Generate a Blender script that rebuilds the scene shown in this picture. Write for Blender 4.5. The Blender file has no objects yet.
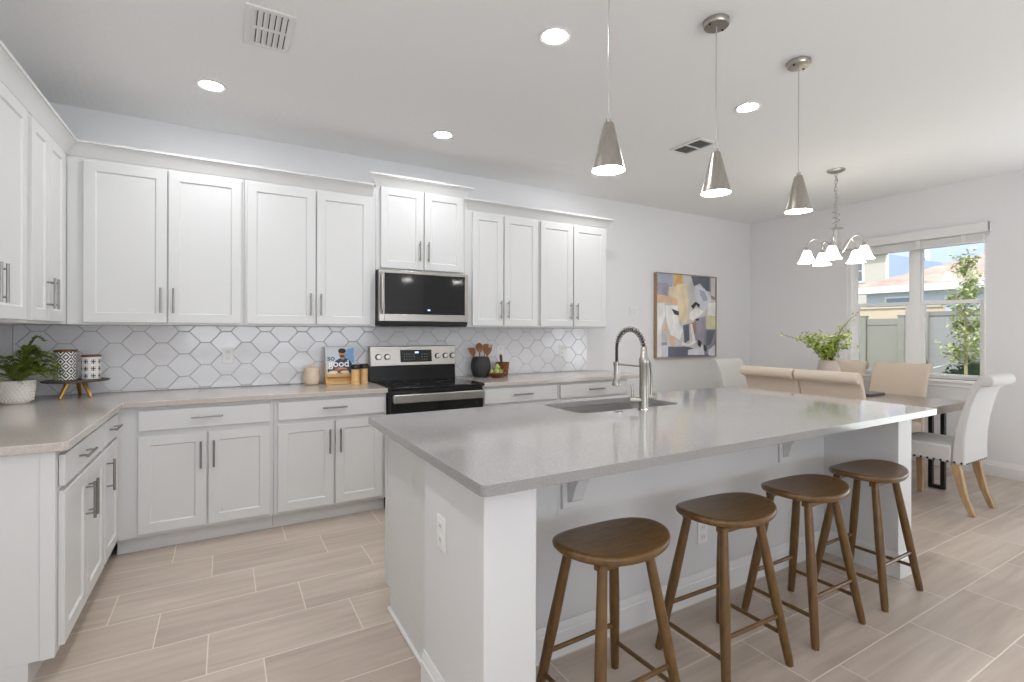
import bpy, bmesh, math, random
from mathutils import Vector, Matrix
random.seed(7)
S = bpy.context.scene
COL = S.collection
PI = math.pi

# ------------------------------------------------------------------ camera, sky, sun, exposure
YAW = math.radians(29.919)
cam_d = bpy.data.cameras.new('camera')
cam = bpy.data.objects.new('camera', cam_d); COL.objects.link(cam)
cam_d.sensor_fit = 'HORIZONTAL'; cam_d.sensor_width = 36.0
cam_d.lens = 498.44 / 1024 * 36.0
cam_d.shift_y = -(341 - 331.27) / 1024
cam_d.clip_start = 0.05; cam_d.clip_end = 200
cam.location = (0, 0, 1.336)
cam.rotation_euler = (Matrix.Rotation(-YAW, 3, 'Z') @ Matrix.Rotation(math.radians(90), 3, 'X') @ Matrix.Rotation(math.radians(0.157), 3, 'Z')).to_euler()
S.camera = cam

world = bpy.data.worlds.new('sky'); S.world = world; world.use_nodes = True
wb = world.node_tree.nodes['Background']
wb.inputs[0].default_value = (0.83, 0.89, 1.0, 1); wb.inputs[1].default_value = 1.7

sun_d = bpy.data.lights.new('sun', 'SUN'); sun_d.energy = 2.6; sun_d.angle = math.radians(0.6); sun_d.color = (1, .965, .92)
sun = bpy.data.objects.new('sun', sun_d); COL.objects.link(sun)
sun.rotation_euler = (math.radians(14), math.radians(-38), 0)

def area_light(name, loc, rot, sx, sy, power, color=(1, 1, 1)):
    d = bpy.data.lights.new(name, 'AREA'); d.shape = 'RECTANGLE'; d.size = sx; d.size_y = sy; d.energy = power; d.color = color
    o = bpy.data.objects.new(name, d); COL.objects.link(o); o.location = loc; o.rotation_euler = rot
    return o
# daylight entering by the glass doors in the right wall, plus an added fill behind the camera, aimed up
area_light('daylight_patio_door', (6.34, 0.0, 1.05), (0, math.radians(136), 0), 2.0, 2.0, 46, (0.93, 0.967, 1.0))
area_light('rear_fill_light', (1.0, -3.12, 1.40), (math.radians(158), 0, 0), 3.6, 1.9, 92, (0.93, 0.967, 1.0))
# the recessed ceiling lights of the same grid that the photo does not show: two beyond its top edge, one behind the first pendant
for lx, ly, lw in ((-.075, 2.05, 8), (-.075, .60, 8), (3.02, 3.50, 6)):
    d_ = area_light('recessed_lamp', (lx, ly, 2.801), (0, 0, 0), .15, .15, lw, (0.985, .985, 1.0)); d_.data.shape = 'DISK'

S.view_settings.view_transform = 'Standard'
S.view_settings.look = 'None'
S.view_settings.gamma = 1.0
S.view_settings.use_curve_mapping = False
S.view_settings.exposure = 0.22
S.cycles.use_denoising = True
S.cycles.max_bounces = 10
S.cycles.diffuse_bounces = 6
S.cycles.sample_clamp_indirect = 6.0
S.cycles.caustics_reflective = False
S.cycles.caustics_refractive = False

# ------------------------------------------------------------------ room dimensions
D = 4.279; XL = -1.156; XR = 6.216; H = 2.807; YF = -3.0
YU = 3.956          # face of the upper cabinets on the back wall
YB = 3.679          # face of the base cabinets on the back wall
XU = -0.833; XB = -0.556
CT = 0.914          # counter height

# ------------------------------------------------------------------ materials
MATS = {}
def lin(r, g, b):
    f = lambda c: (c / 255 / 12.92) if c / 255 <= .04045 else ((c / 255 + .055) / 1.055) ** 2.4
    return (f(r), f(g), f(b), 1)
def mat(name, color, rough=.5, metal=0.0, spec=None, emit=None, estr=0, bump=None, vary=None, coat=0):
    m = bpy.data.materials.new(name); m.use_nodes = True; nt = m.node_tree; b = nt.nodes['Principled BSDF']
    if len(color) == 3: color = lin(*color)
    b.inputs['Base Color'].default_value = color; b.inputs['Roughness'].default_value = rough; b.inputs['Metallic'].default_value = metal
    if spec is not None: b.inputs['Specular IOR Level'].default_value = spec
    if coat: b.inputs['Coat Weight'].default_value = coat; b.inputs['Coat Roughness'].default_value = .08
    if emit:
        b.inputs['Emission Color'].default_value = lin(*emit); b.inputs['Emission Strength'].default_value = estr
    tc = nt.nodes.new('ShaderNodeTexCoord')
    if vary:                       # (scale xyz, amount, detail): grain of the substance itself
        sc, amt, det = vary
        mp = nt.nodes.new('ShaderNodeMapping'); mp.inputs['Scale'].default_value = sc
        n = nt.nodes.new('ShaderNodeTexNoise'); n.inputs['Scale'].default_value = 1; n.inputs['Detail'].default_value = det
        nt.links.new(tc.outputs['Object'], mp.inputs[0]); nt.links.new(mp.outputs[0], n.inputs['Vector'])
        r = nt.nodes.new('ShaderNodeValToRGB'); c = color
        r.color_ramp.elements[0].position = .3; r.color_ramp.elements[1].position = .7
        r.color_ramp.elements[0].color = tuple(max(0, x * (1 - amt)) for x in c[:3]) + (1,)
        r.color_ramp.elements[1].color = tuple(min(1, x * (1 + amt)) for x in c[:3]) + (1,)
        nt.links.new(n.outputs[0], r.inputs[0]); nt.links.new(r.outputs[0], b.inputs['Base Color'])
    if bump:                       # (scale, strength, distance)
        n = nt.nodes.new('ShaderNodeTexNoise'); n.inputs['Scale'].default_value = bump[0]; n.inputs['Detail'].default_value = 3
        nt.links.new(tc.outputs['Object'], n.inputs['Vector'])
        bm = nt.nodes.new('ShaderNodeBump'); bm.inputs['Strength'].default_value = bump[1]; bm.inputs['Distance'].default_value = bump[2]
        nt.links.new(n.outputs[0], bm.inputs['Height']); nt.links.new(bm.outputs[0], b.inputs['Normal'])
    MATS[name] = m
    return m

M_wall = mat('wall_paint', (229, 229, 230), .85, bump=(60, .12, .004))
M_ceil = mat('ceiling_paint', (238, 238, 238), .9, bump=(38, .35, .006))
M_trim = mat('white_trim', (226, 226, 225), .45)
M_cab = mat('cabinet_white', (212, 212, 211), .38)
M_island = mat('island_paint', (217, 217, 217), .5)
M_nickel = mat('brushed_nickel', (150, 147, 142), .32, 1.0)
M_chand = mat('chandelier_nickel', (188, 186, 182), .3, 1.0)
M_steel = mat('stainless', (176, 173, 168), .30, 1.0)
M_chrome = mat('chrome', (215, 213, 210), .12, 1.0)
M_faucet = mat('faucet_nickel', (172, 168, 160), .26, 1.0)
M_blackglass = mat('black_glass', (14, 14, 15), .07)
M_black = mat('black_plastic', (22, 22, 23), .35)
M_dark = mat('dark_gap', (40, 40, 42), .6)
M_plastic = mat('white_plastic', (232, 231, 228), .35)
M_sinkmetal = mat('sink_steel', (196, 194, 190), .38, 1.0)
M_lens = mat('lamp_lens', (255, 250, 240), .5, emit=(251, 252, 255), estr=165)
M_pend_lens = mat('pendant_lens', (255, 250, 240), .5, emit=(254, 251, 246), estr=62)
M_shade = mat('frosted_glass', (250, 246, 236), .4, emit=(255, 246, 230), estr=7)
M_brush = mat('pendant_nickel', (176, 171, 163), .3, 1.0, vary=((90, 90, 3), .08, 2))
M_stool = mat('walnut', (102, 74, 38), .34, vary=((14, 70, 14), .25, 4))
M_fab_tan = mat('linen_beige', (205, 190, 174), .9, bump=(420, .25, .001))
M_fab_white = mat('linen_white', (200, 198, 195), .9, bump=(420, .25, .001))
M_oak = mat('washed_oak', (173, 143, 104), .5, vary=((60, 60, 8), .22, 4))
M_weather = mat('weathered_wood', (134, 120, 106), .28, vary=((60, 6, 60), .22, 5))
M_iron = mat('black_iron', (18, 18, 19), .45)
M_gold = mat('brass', (196, 150, 84), .3, .9)
M_planter = mat('planter_white', (236, 231, 223), .6)
M_soil = mat('soil', (52, 40, 30), .9)
M_fern = mat('fern_green', (122, 138, 56), .5, vary=((25, 25, 25), .4, 3))
M_leaf = mat('leaf_green', (158, 176, 74), .5, vary=((20, 20, 20), .35, 3))
M_twig = mat('twig', (92, 74, 52), .7)
M_vase = mat('vase_taupe', (186, 170, 162), .45)
M_stonedark = mat('slate_wood', (74, 66, 60), .5, vary=((20, 20, 20), .3, 4))
M_cream = mat('cream_ceramic', (226, 206, 186), .45)
M_cork = mat('cork', (170, 140, 108), .7, vary=((120, 120, 120), .15, 3))
M_bamboo = mat('bamboo', (221, 178, 116), .45, vary=((10, 10, 60), .12, 3))
M_crock = mat('crock_black', (50, 50, 52), .65, bump=(160, .3, .002))
M_utensil = mat('utensil_wood', (136, 86, 46), .45, vary=((40, 40, 10), .25, 3))
M_acacia = mat('acacia', (116, 66, 34), .4, vary=((20, 20, 50), .3, 4))
M_green_pale = mat('pale_green', (176, 190, 112), .6, vary=((60, 60, 60), .25, 3))
M_grout = mat('grout', (168, 166, 163), .8)
M_display = mat('display_blue', (20, 30, 60), .3, emit=(170, 205, 255), estr=1.6)
M_red = mat('burner_print', (60, 60, 62), .3)

def floor_material():
    m = bpy.data.materials.new('wood_look_tile'); m.use_nodes = True; nt = m.node_tree; b = nt.nodes['Principled BSDF']
    N = nt.nodes.new; L = nt.links.new
    def math_(op, a, b_=None, c=None):
        n = N('ShaderNodeMath'); n.operation = op
        for i, x in enumerate((a, b_, c)):
            if x is None: continue
            if isinstance(x, (int, float)): n.inputs[i].default_value = x
            else: L(x, n.inputs[i])
        return n.outputs[0]
    tc = N('ShaderNodeTexCoord'); sp = N('ShaderNodeSeparateXYZ'); L(tc.outputs['Object'], sp.inputs[0])
    x, y = sp.outputs[0], sp.outputs[1]
    P, Q = 0.2973, 0.6
    v = math_('DIVIDE', math_('SUBTRACT', y, 0.780), P)
    row = math_('FLOOR', v); fv = math_('FRACT', v)
    # joints step by a third of a plank per row
    u = math_('DIVIDE', math_('ADD', math_('ADD', x, 0.06), math_('MULTIPLY', row, 0.2)), Q)
    u = math_('ADD', u, -1.0 / 3 * 5 + 40)
    colm = math_('FLOOR', u); fu = math_('FRACT', u)
    du = math_('MULTIPLY', math_('MINIMUM', fu, math_('SUBTRACT', 1.0, fu)), Q)
    dv = math_('MULTIPLY', math_('MINIMUM', fv, math_('SUBTRACT', 1.0, fv)), P)
    dist = math_('MINIMUM', du, dv)
    g = N('ShaderNodeMapRange'); g.inputs[1].default_value = .0017; g.inputs[2].default_value = .0032; L(dist, g.inputs[0])
    cid = N('ShaderNodeCombineXYZ'); L(row, cid.inputs[0]); L(colm, cid.inputs[1])
    wn = N('ShaderNodeTexWhiteNoise'); wn.noise_dimensions = '3D'; L(cid.outputs[0], wn.inputs[0])
    # streaks along the plank, shifted per plank
    off = N('ShaderNodeCombineXYZ'); L(math_('MULTIPLY', x, 1.6), off.inputs[0]); L(math_('MULTIPLY', y, 22.0), off.inputs[1]); L(math_('MULTIPLY', wn.outputs[0], 37.0), off.inputs[2])
    nz = N('ShaderNodeTexNoise'); nz.inputs['Scale'].default_value = 1; nz.inputs['Detail'].default_value = 5; nz.inputs['Distortion'].default_value = .6; L(off.outputs[0], nz.inputs['Vector'])
    off2 = N('ShaderNodeCombineXYZ'); L(math_('MULTIPLY', x, 1.2), off2.inputs[0]); L(math_('MULTIPLY', y, 5.0), off2.inputs[1]); L(math_('MULTIPLY', wn.outputs[0], 19.0), off2.inputs[2])
    nz2 = N('ShaderNodeTexNoise'); nz2.inputs['Scale'].default_value = 1; nz2.inputs['Detail'].default_value = 3; L(off2.outputs[0], nz2.inputs['Vector'])
    t = math_('ADD', math_('MULTIPLY', nz.outputs[0], .55), math_('MULTIPLY', nz2.outputs[0], .45))
    t = math_('ADD', t, math_('MULTIPLY', math_('SUBTRACT', wn.outputs[0], .5), .10))
    r = N('ShaderNodeValToRGB'); L(t, r.inputs[0])
    r.color_ramp.elements[0].position = .34; r.color_ramp.elements[0].color = lin(172, 157, 144)
    r.color_ramp.elements[1].position = .66; r.color_ramp.elements[1].color = lin(201, 187, 173)
    mx = N('ShaderNodeMix'); mx.data_type = 'RGBA'; L(g.outputs[0], mx.inputs[0])
    mx.inputs[6].default_value = lin(222, 212, 198); L(r.outputs[0], mx.inputs[7]); L(mx.outputs[2], b.inputs['Base Color'])
    b.inputs['Roughness'].default_value = .33
    bp = N('ShaderNodeBump'); bp.inputs['Strength'].default_value = .4; bp.inputs['Distance'].default_value = .002
    L(g.outputs[0], bp.inputs['Height']); L(bp.outputs[0], b.inputs['Normal'])
    return m
M_floor = floor_material()

def quartz(name, base, rough):
    m = bpy.data.materials.new(name); m.use_nodes = True; nt = m.node_tree; b = nt.nodes['Principled BSDF']
    N = nt.nodes.new; L = nt.links.new
    tc = N('ShaderNodeTexCoord')
    n1 = N('ShaderNodeTexNoise'); n1.inputs['Scale'].default_value = 260; n1.inputs['Detail'].default_value = 3; L(tc.outputs['Object'], n1.inputs['Vector'])
    vo = N('ShaderNodeTexVoronoi'); vo.inputs['Scale'].default_value = 190; L(tc.outputs['Object'], vo.inputs['Vector'])
    r = N('ShaderNodeValToRGB'); L(n1.outputs[0], r.inputs[0]); c = lin(*base)
    r.color_ramp.elements[0].position = .35; r.color_ramp.elements[0].color = tuple(x * .86 for x in c[:3]) + (1,)
    r.color_ramp.elements[1].position = .65; r.color_ramp.elements[1].color = tuple(min(1, x * 1.12) for x in c[:3]) + (1,)
    s = N('ShaderNodeMapRange'); s.inputs[1].default_value = .10; s.inputs[2].default_value = .16; L(vo.outputs['Distance'], s.inputs[0])
    mx = N('ShaderNodeMix'); mx.data_type = 'RGBA'; L(s.outputs[0], mx.inputs[0]); mx.inputs[6].default_value = tuple(min(1, x * 1.25) for x in c[:3]) + (1,)
    L(r.outputs[0], mx.inputs[7]); L(mx.outputs[2], b.inputs['Base Color'])
    b.inputs['Roughness'].default_value = rough
    return m
M_quartz = quartz('greige_quartz_lightened', (188, 180, 173), .12)  # same stone as the island, base lightened to make up for dim light
M_quartz_i = quartz('greige_quartz_shaded', (150, 148, 146), .09)  # same stone as the wall counters, base darkened towards its shaded front edge

def tile_material():
    m = mat('white_glazed_tile', (222, 222, 224), .1)
    return m
M_tile = tile_material()

def glass_material():
    m = bpy.data.materials.new('window_glass'); m.use_nodes = True; nt = m.node_tree
    for n in list(nt.nodes): nt.nodes.remove(n)
    o = nt.nodes.new('ShaderNodeOutputMaterial'); mix = nt.nodes.new('ShaderNodeMixShader')
    t = nt.nodes.new('ShaderNodeBsdfTransparent'); t.inputs[0].default_value = (.96, .97, .97, 1)
    g = nt.nodes.new('ShaderNodeBsdfGlossy'); g.inputs['Roughness'].default_value = .01
    f = nt.nodes.new('ShaderNodeFresnel'); f.inputs[0].default_value = 1.4
    nt.links.new(f.outputs[0], mix.inputs[0]); nt.links.new(t.outputs[0], mix.inputs[1]); nt.links.new(g.outputs[0], mix.inputs[2]); nt.links.new(mix.outputs[0], o.inputs[0])
    return m
M_glass = glass_material()

# ------------------------------------------------------------------ mesh helpers
class MB:
    def __init__(s): s.v = []; s.f = []; s.m = []
    def add(s, vs, fs, mi=0):
        o = len(s.v); s.v += [tuple(v) for v in vs]; s.f += [tuple(i + o for i in f) for f in fs]; s.m += [mi] * len(fs); return s
    def box(s, x0, x1, y0, y1, z0, z1, mi=0):
        return s.hexa([(x0, y0, z0), (x1, y0, z0), (x1, y1, z0), (x0, y1, z0), (x0, y0, z1), (x1, y0, z1), (x1, y1, z1), (x0, y1, z1)], mi)
    def hexa(s, p, mi=0):
        return s.add(p, [(0, 3, 2, 1), (4, 5, 6, 7), (0, 1, 5, 4), (1, 2, 6, 5), (2, 3, 7, 6), (3, 0, 4, 7)], mi)
    def pbox(s, P, u0, u1, n0, n1, z0, z1, mi=0):
        return s.hexa([P(u, n, z) for z in (z0, z1) for u, n in ((u0, n0), (u1, n0), (u1, n1), (u0, n1))], mi)
    def tube(s, pts, r, n=10, mi=0, cap=True):
        pts = [Vector(p) for p in pts]; rs = r if isinstance(r, (list, tuple)) else [r] * len(pts)
        vs = []; fs = []; ref = None
        for i, p in enumerate(pts):
            t = (pts[min(i + 1, len(pts) - 1)] - pts[max(i - 1, 0)]).normalized()
            if ref is None: ref = Vector((0, 0, 1)) if abs(t.z) < .9 else Vector((1, 0, 0))
            a = (ref - t * ref.dot(t)).normalized(); b = t.cross(a); ref = a
            for k in range(n):
                w = 2 * PI * k / n; vs.append(p + (a * math.cos(w) + b * math.sin(w)) * rs[i])
        for i in range(len(pts) - 1):
            for k in range(n): fs.append((i * n + k, i * n + (k + 1) % n, (i + 1) * n + (k + 1) % n, (i + 1) * n + k))
        if cap: fs += [tuple(range(n))[::-1], tuple((len(pts) - 1) * n + k for k in range(n))]
        return s.add(vs, fs, mi)
    def lathe(s, prof, c=(0, 0, 0), n=32, mi=0, squash=(1, 1)):
        vs = []; fs = []
        for r, z in prof:
            for k in range(n):
                w = 2 * PI * k / n; vs.append((c[0] + r * math.cos(w) * squash[0], c[1] + r * math.sin(w) * squash[1], c[2] + z))
        for i in range(len(prof) - 1):
            for k in range(n): fs.append((i * n + k, i * n + (k + 1) % n, (i + 1) * n + (k + 1) % n, (i + 1) * n + k))
        if prof[0][0] > 1e-4: fs.append(tuple(range(n))[::-1])
        if prof[-1][0] > 1e-4: fs.append(tuple((len(prof) - 1) * n + k for k in range(n)))
        return s.add(vs, fs, mi)
    def prism(s, poly, f, a0, a1, mi=0):           # f(p, a) -> xyz
        n = len(poly); vs = [f(p, a0) for p in poly] + [f(p, a1) for p in poly]
        fs = [(i, (i + 1) % n, n + (i + 1) % n, n + i) for i in range(n)] + [tuple(range(n))[::-1], tuple(range(n, 2 * n))]
        return s.add(vs, fs, mi)
    def ball(s, c, r, n=10, m=6, mi=0):
        rr = r if isinstance(r, (list, tuple)) else (r, r, r)
        vs = []; fs = []
        for j in range(m + 1):
            t = PI * j / m
            for k in range(n):
                w = 2 * PI * k / n; vs.append((c[0] + rr[0] * math.sin(t) * math.cos(w), c[1] + rr[1] * math.sin(t) * math.sin(w), c[2] + rr[2] * math.cos(t)))
        for j in range(m):
            for k in range(n): fs.append((j * n + k, j * n + (k + 1) % n, (j + 1) * n + (k + 1) % n, (j + 1) * n + k))
        return s.add(vs, fs, mi)
    def sweep(s, path, prof, left=True, mi=0, miter_ends=False):
        # prof: closed polygon of (n, z); n measured to the right of travel unless left
        pts = [Vector((p[0], p[1])) for p in path]; k = len(prof); vs = []; fs = []
        for i, p in enumerate(pts):
            d0 = (pts[i] - pts[i - 1]).normalized() if i else None
            d1 = (pts[i + 1] - pts[i]).normalized() if i < len(pts) - 1 else None
            nr = lambda d: Vector((-d.y, d.x)) if left else Vector((d.y, -d.x))
            if d0 is None: m = nr(d1) + (-d1 if miter_ends else Vector((0, 0)))
            elif d1 is None: m = nr(d0) + (d0 if miter_ends else Vector((0, 0)))
            else:
                a, b = nr(d0), nr(d1); m = (a + b) / (1 + a.dot(b))
            for n, z in prof: vs.append((p.x + m.x * n, p.y + m.y * n, z))
        for i in range(len(pts) - 1):
            for j in range(k): fs.append((i * k + j, i * k + (j + 1) % k, (i + 1) * k + (j + 1) % k, (i + 1) * k + j))
        fs += [tuple(range(k))[::-1], tuple((len(pts) - 1) * k + j for j in range(k))]
        return s.add(vs, fs, mi)
    def build(s, name, mats, parent=None, bevel=0, seg=2, smooth=35, subsurf=0, weld=False):
        off = Vector((0, 0, 0)); r = parent
        while r is not None: off = off + r.location; r = r.parent
        me = bpy.data.meshes.new(name)
        me.from_pydata([(v[0] - off.x, v[1] - off.y, v[2] - off.z) for v in s.v], [], s.f)
        if not isinstance(mats, (list, tuple)): mats = [mats]
        for m in mats: me.materials.append(m)
        for p, mi in zip(me.polygons, s.m): p.material_index = mi
        bm = bmesh.new(); bm.from_mesh(me)
        if weld: bmesh.ops.remove_doubles(bm, verts=bm.verts, dist=1e-5)
        bmesh.ops.recalc_face_normals(bm, faces=bm.faces); bm.to_mesh(me); bm.free()
        if smooth:
            me.polygons.foreach_set('use_smooth', [True] * len(me.polygons)); me.set_sharp_from_angle(angle=math.radians(smooth))
        o = bpy.data.objects.new(name, me); COL.objects.link(o)
        if parent is not None: o.parent = parent
        if bevel:
            b = o.modifiers.new('bevel', 'BEVEL'); b.width = bevel; b.segments = seg; b.limit_method = 'ANGLE'; b.angle_limit = math.radians(40); b.harden_normals = False
        if subsurf:
            q = o.modifiers.new('sub', 'SUBSURF'); q.levels = q.render_levels = subsurf
        return o

def tag(o, label, cat, group=None):
    o['label'] = label; o['category'] = cat
    if group: o['group'] = group
    return o
def thing(name, label, cat, loc=(0, 0, 0), group=None, rz=0):
    o = bpy.data.objects.new(name, None); COL.objects.link(o); o.location = loc; o.rotation_euler = (0, 0, rz); o.empty_display_size = .05
    return tag(o, label, cat, group)
def struct(name, mb, mats, **k):
    o = mb.build(name, mats, **k); o['kind'] = 'structure'; return o
def copy_tree(o, parent=None):
    c = o.copy(); COL.objects.link(c)
    if parent is not None: c.parent = parent
    for ch in list(o.children): copy_tree(ch, c)
    return c
def again(proto, label, loc, rz=0):
    c = copy_tree(proto); c.location = loc; c.rotation_euler = (0, 0, rz); c['label'] = label; return c
def text_mesh(name, body, mat_, parent, size, M, extrude=.0004, align='CENTER'):
    cu = bpy.data.curves.new(name, 'FONT'); cu.body = body; cu.size = size; cu.extrude = extrude; cu.align_x = align; cu.align_y = 'CENTER'
    cu.offset = size * .012
    tmp = bpy.data.objects.new(name, cu); COL.objects.link(tmp)
    bpy.context.view_layer.update()
    me = bpy.data.meshes.new_from_object(tmp.evaluated_get(bpy.context.evaluated_depsgraph_get()))
    bpy.data.objects.remove(tmp); me.materials.clear(); me.materials.append(mat_)
    me.transform(M); o = bpy.data.objects.new(name, me); COL.objects.link(o)
    off = Vector((0, 0, 0)); r = parent
    while r is not None: off = off + r.location; r = r.parent
    me.transform(Matrix.Translation(-off)); o.parent = parent
    return o

# ------------------------------------------------------------------ the room
mb = MB(); mb.box(XL - .15, XR + .15, YF - .15, D + .15, -.12, 0); struct('floor', mb, M_floor, smooth=0)
mb = MB(); mb.box(XL - .15, XR + .15, YF - .15, D + .15, H, H + .15); struct('ceiling', mb, M_ceil, smooth=0)
mb = MB(); mb.box(XL, XR, D, D + .15, 0, H); struct('wall_back', mb, M_wall, smooth=0)
mb = MB(); mb.box(XL - .15, XL, YF, D + .15, 0, H); struct('wall_left', mb, M_wall, smooth=0)
def wall_with_holes(P, u0, u1, z0, z1, t, holes):
    m = MB(); us = sorted({u0, u1, *[h[0] for h in holes], *[h[1] for h in holes]})
    for a, b in zip(us[:-1], us[1:]):
        hs = sorted([h for h in holes if h[0] <= a and h[1] >= b], key=lambda h: h[2]); z = z0
        for h in hs:
            if h[2] > z: m.pbox(P, a, b, 0, t, z, h[2])
            z = h[3]
        if z < z1: m.pbox(P, a, b, 0, t, z, z1)
    return m
WY0, WY1, WZ0, WZ1 = 1.845, 3.060, .872, 2.262
struct('wall_right', wall_with_holes(lambda u, n, z: (XR + n, u, z), YF, D + .15, 0, H, .15, [(-1.0, 1.0, 0, 2.1), (WY0, WY1, WZ0, WZ1)]), M_wall, smooth=0)
struct('wall_front', wall_with_holes(lambda u, n, z: (u, YF - n, z), XL, XR, 0, H, .15, [(-.8, 2.8, .5, 2.4)]), M_wall, smooth=0)  # opening invented to let in the added rear fill light

def base_prof(h=.14, t=.015):
    return [(0, 0), (t, 0), (t, h * .72), (t * .72, h * .76), (t * .72, h * .86), (t * .4, h * .93), (t * .3, h), (0, h)]
mb = MB(); mb.sweep([(3.45, D), (XR, D)], base_prof(), left=False); struct('baseboard_back', mb, M_trim)
mb = MB(); mb.sweep([(XR, D), (XR, 1.05)], base_prof(), left=False); struct('baseboard_right', mb, M_trim)

# patio door opening in the right wall (beyond the right edge of the photo)
mb = MB()
for y in (-1.0, -.03, .94): mb.box(XR + .05, XR + .10, y, y + .06, 0, 2.1)
mb.box(XR + .05, XR + .10, -1, 1, 2.04, 2.1); mb.box(XR + .05, XR + .10, -1, 1, 0, .06)
struct('door_1', mb, M_trim, bevel=.004)

# window over the dining table
wf = MB(); XW = XR + .075
def wbar(y0, y1, z0, z1, x0=XW, x1=XW + .045): wf.box(x0, x1, y0, y1, z0, z1)
wbar(WY0, WY0 + .022, WZ0, WZ1); wbar(WY1 - .052, WY1, WZ0, WZ1); wbar(WY0, WY1, WZ0, WZ0 + .025); wbar(WY0, WY1, WZ1 - .03, WZ1)
wbar(2.385, 2.472, WZ0, WZ1, XW - .01)
for a, b in ((WY0 + .022, 2.385), (2.472, WY1 - .052)):
    wbar(a, b, 1.622, 1.660, XW - .004)                            # meeting rail
    for y in (a, b - .042): wbar(y, y + .042, WZ0 + .02, 1.63, XW - .004, XW + .03)   # lower sash stiles
    wbar(a, b, WZ0 + .02, WZ0 + .048, XW - .004, XW + .03)
    for y in (a, b - .018): wbar(y, y + .018, 1.62, WZ1 - .03, XW + .015, XW + .04)
M_vinyl = mat('window_vinyl', (244, 244, 243), .4)
win = struct('window_1', wf, M_vinyl, bevel=.003)
mb = MB()
for a, b in ((WY0 + .03, 2.393), (2.465, WY1 - .057)):
    mb.box(XW + .018, XW + .021, a, b, WZ0 + .035, 1.63); mb.box(XW + .028, XW + .031, a, b, 1.64, WZ1 - .03)
mb.build('window_glass', M_glass, win, smooth=0)
mb = MB(); mb.box(XR - .045, XR + .075, WY0 - .05, WY1 + .05, .844, .872); mb.box(XR - .014, XR, WY0 - .035, WY1 + .035, .80, .844)
mb.build('window_sill', M_vinyl, win, bevel=.004)
mb = MB(); mb.box(XR - .002, XW, WY1 - .012, WY1 - .0005, WZ0, WZ1); mb.box(XR - .002, XW, WY0 + .0005, WY0 + .012, WZ0, WZ1); mb.box(XR - .002, XW, WY0 + .012, WY1 - .012, WZ1 - .012, WZ1 - .0005); mb.build('window_liner', M_vinyl, win, smooth=0)

# raised blind with valance
bl = thing('window_blind', 'white slatted blind pulled up under its valance above the dining window', 'blind', (XR - .04, 2.43, 2.2))
mb = MB(); mb.box(XR - .075, XR - .060, 1.80, 3.10, 2.278, 2.372); mb.box(XR - .075, XR - .001, 1.80, 1.812, 2.278, 2.372); mb.box(XR - .075, XR - .001, 3.088, 3.10, 2.278, 2.372)
mb.build('valance', M_trim, bl, bevel=.004)
mb = MB()
for i in range(8): mb.box(XR - .055, XR - .006, 1.85, 3.055, 2.205 + i * .008, 2.2115 + i * .008)
mb.build('slat_stack', M_trim, bl, smooth=0)
mb = MB(); mb.box(XR - .058, XR - .004, 1.845, 3.06, 2.186, 2.204); mb.build('bottom_rail', M_trim, bl, bevel=.004)
for y in (1.98, 2.34, 2.78): mb = MB(); mb.box(XR - .060, XR - .057, y, y + .03, 2.19, 2.285); mb.build('ladder_tape', M_trim, bl, smooth=0)

# hexagon tile backsplash
def clip_poly(poly, x0, x1, z0, z1):
    for ax, lim, sg in ((0, x0, 1), (0, x1, -1), (1, z0, 1), (1, z1, -1)):
        out = []
        for i in range(len(poly)):
            p, q = poly[i - 1], poly[i]; a = (p[ax] - lim) * sg; b = (q[ax] - lim) * sg
            if (a >= 0) != (b >= 0):
                t = a / (a - b); out.append((p[0] + (q[0] - p[0]) * t, p[1] + (q[1] - p[1]) * t))
            if b >= 0: out.append(q)
        poly = out
        if not poly: break
    return poly
def inset(poly, d):
    cx = sum(p[0] for p in poly) / len(poly); cz = sum(p[1] for p in poly) / len(poly); n = len(poly); out = []
    area = sum(poly[i - 1][0] * poly[i][1] - poly[i][0] * poly[i - 1][1] for i in range(n)); sg = 1 if area > 0 else -1
    for i in range(n):
        p0, p1, p2 = Vector(poly[i - 1]), Vector(poly[i]), Vector(poly[(i + 1) % n])
        a = (p1 - p0).normalized(); b = (p2 - p1).normalized()
        na = Vector((-a.y, a.x)) * sg; nb = Vector((-b.y, b.x)) * sg
        m = (na + nb) / max(.3, 1 + na.dot(nb)); out.append(tuple(p1 + m * d))
    return out
BX0, BX1, BZ0, BZ1 = XL + .001, 3.40, CT + .0005, 1.372
mb = MB(); mb.box(BX0, BX1, D - .006, D - .0005, BZ0, BZ1, 1)
HX, HZ = .1309, .0806
for k in range(-9, 37):
    for j in range(-3, 8):
        cx = -1.040 + k * HX; cz = 1.328 - HZ + (HZ if k % 2 else 0) - j * 2 * HZ + 2 * HZ
        hexp = [(cx - .0305, cz + HZ), (cx + .0305, cz + HZ), (cx + .1004, cz), (cx + .0305, cz - HZ), (cx - .0305, cz - HZ), (cx - .1004, cz)]
        q = clip_poly(hexp, BX0, BX1, BZ0, BZ1)
        if len(q) < 3: continue
        ar = abs(sum(q[i - 1][0] * q[i][1] - q[i][0] * q[i - 1][1] for i in range(len(q)))) / 2
        if ar < 3e-4: continue
        q = [p for i, p in enumerate(q) if (Vector(p) - Vector(q[i - 1])).length > 1e-4]
        lo = inset(q, .0014); hi = inset(q, .0045)
        n = len(q); tx, tz = random.uniform(-.0005, .0005), random.uniform(-.0005, .0005)
        vs = [(x, D - .006, z) for x, z in lo] + [(x, D - .0088 + tx * (x - cx) * 20 + tz * (z - cz) * 20, z) for x, z in hi]
        mb.add(vs, [(i, (i + 1) % n, n + (i + 1) % n, n + i) for i in range(n)] + [tuple(range(n, 2 * n))], 0)
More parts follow.
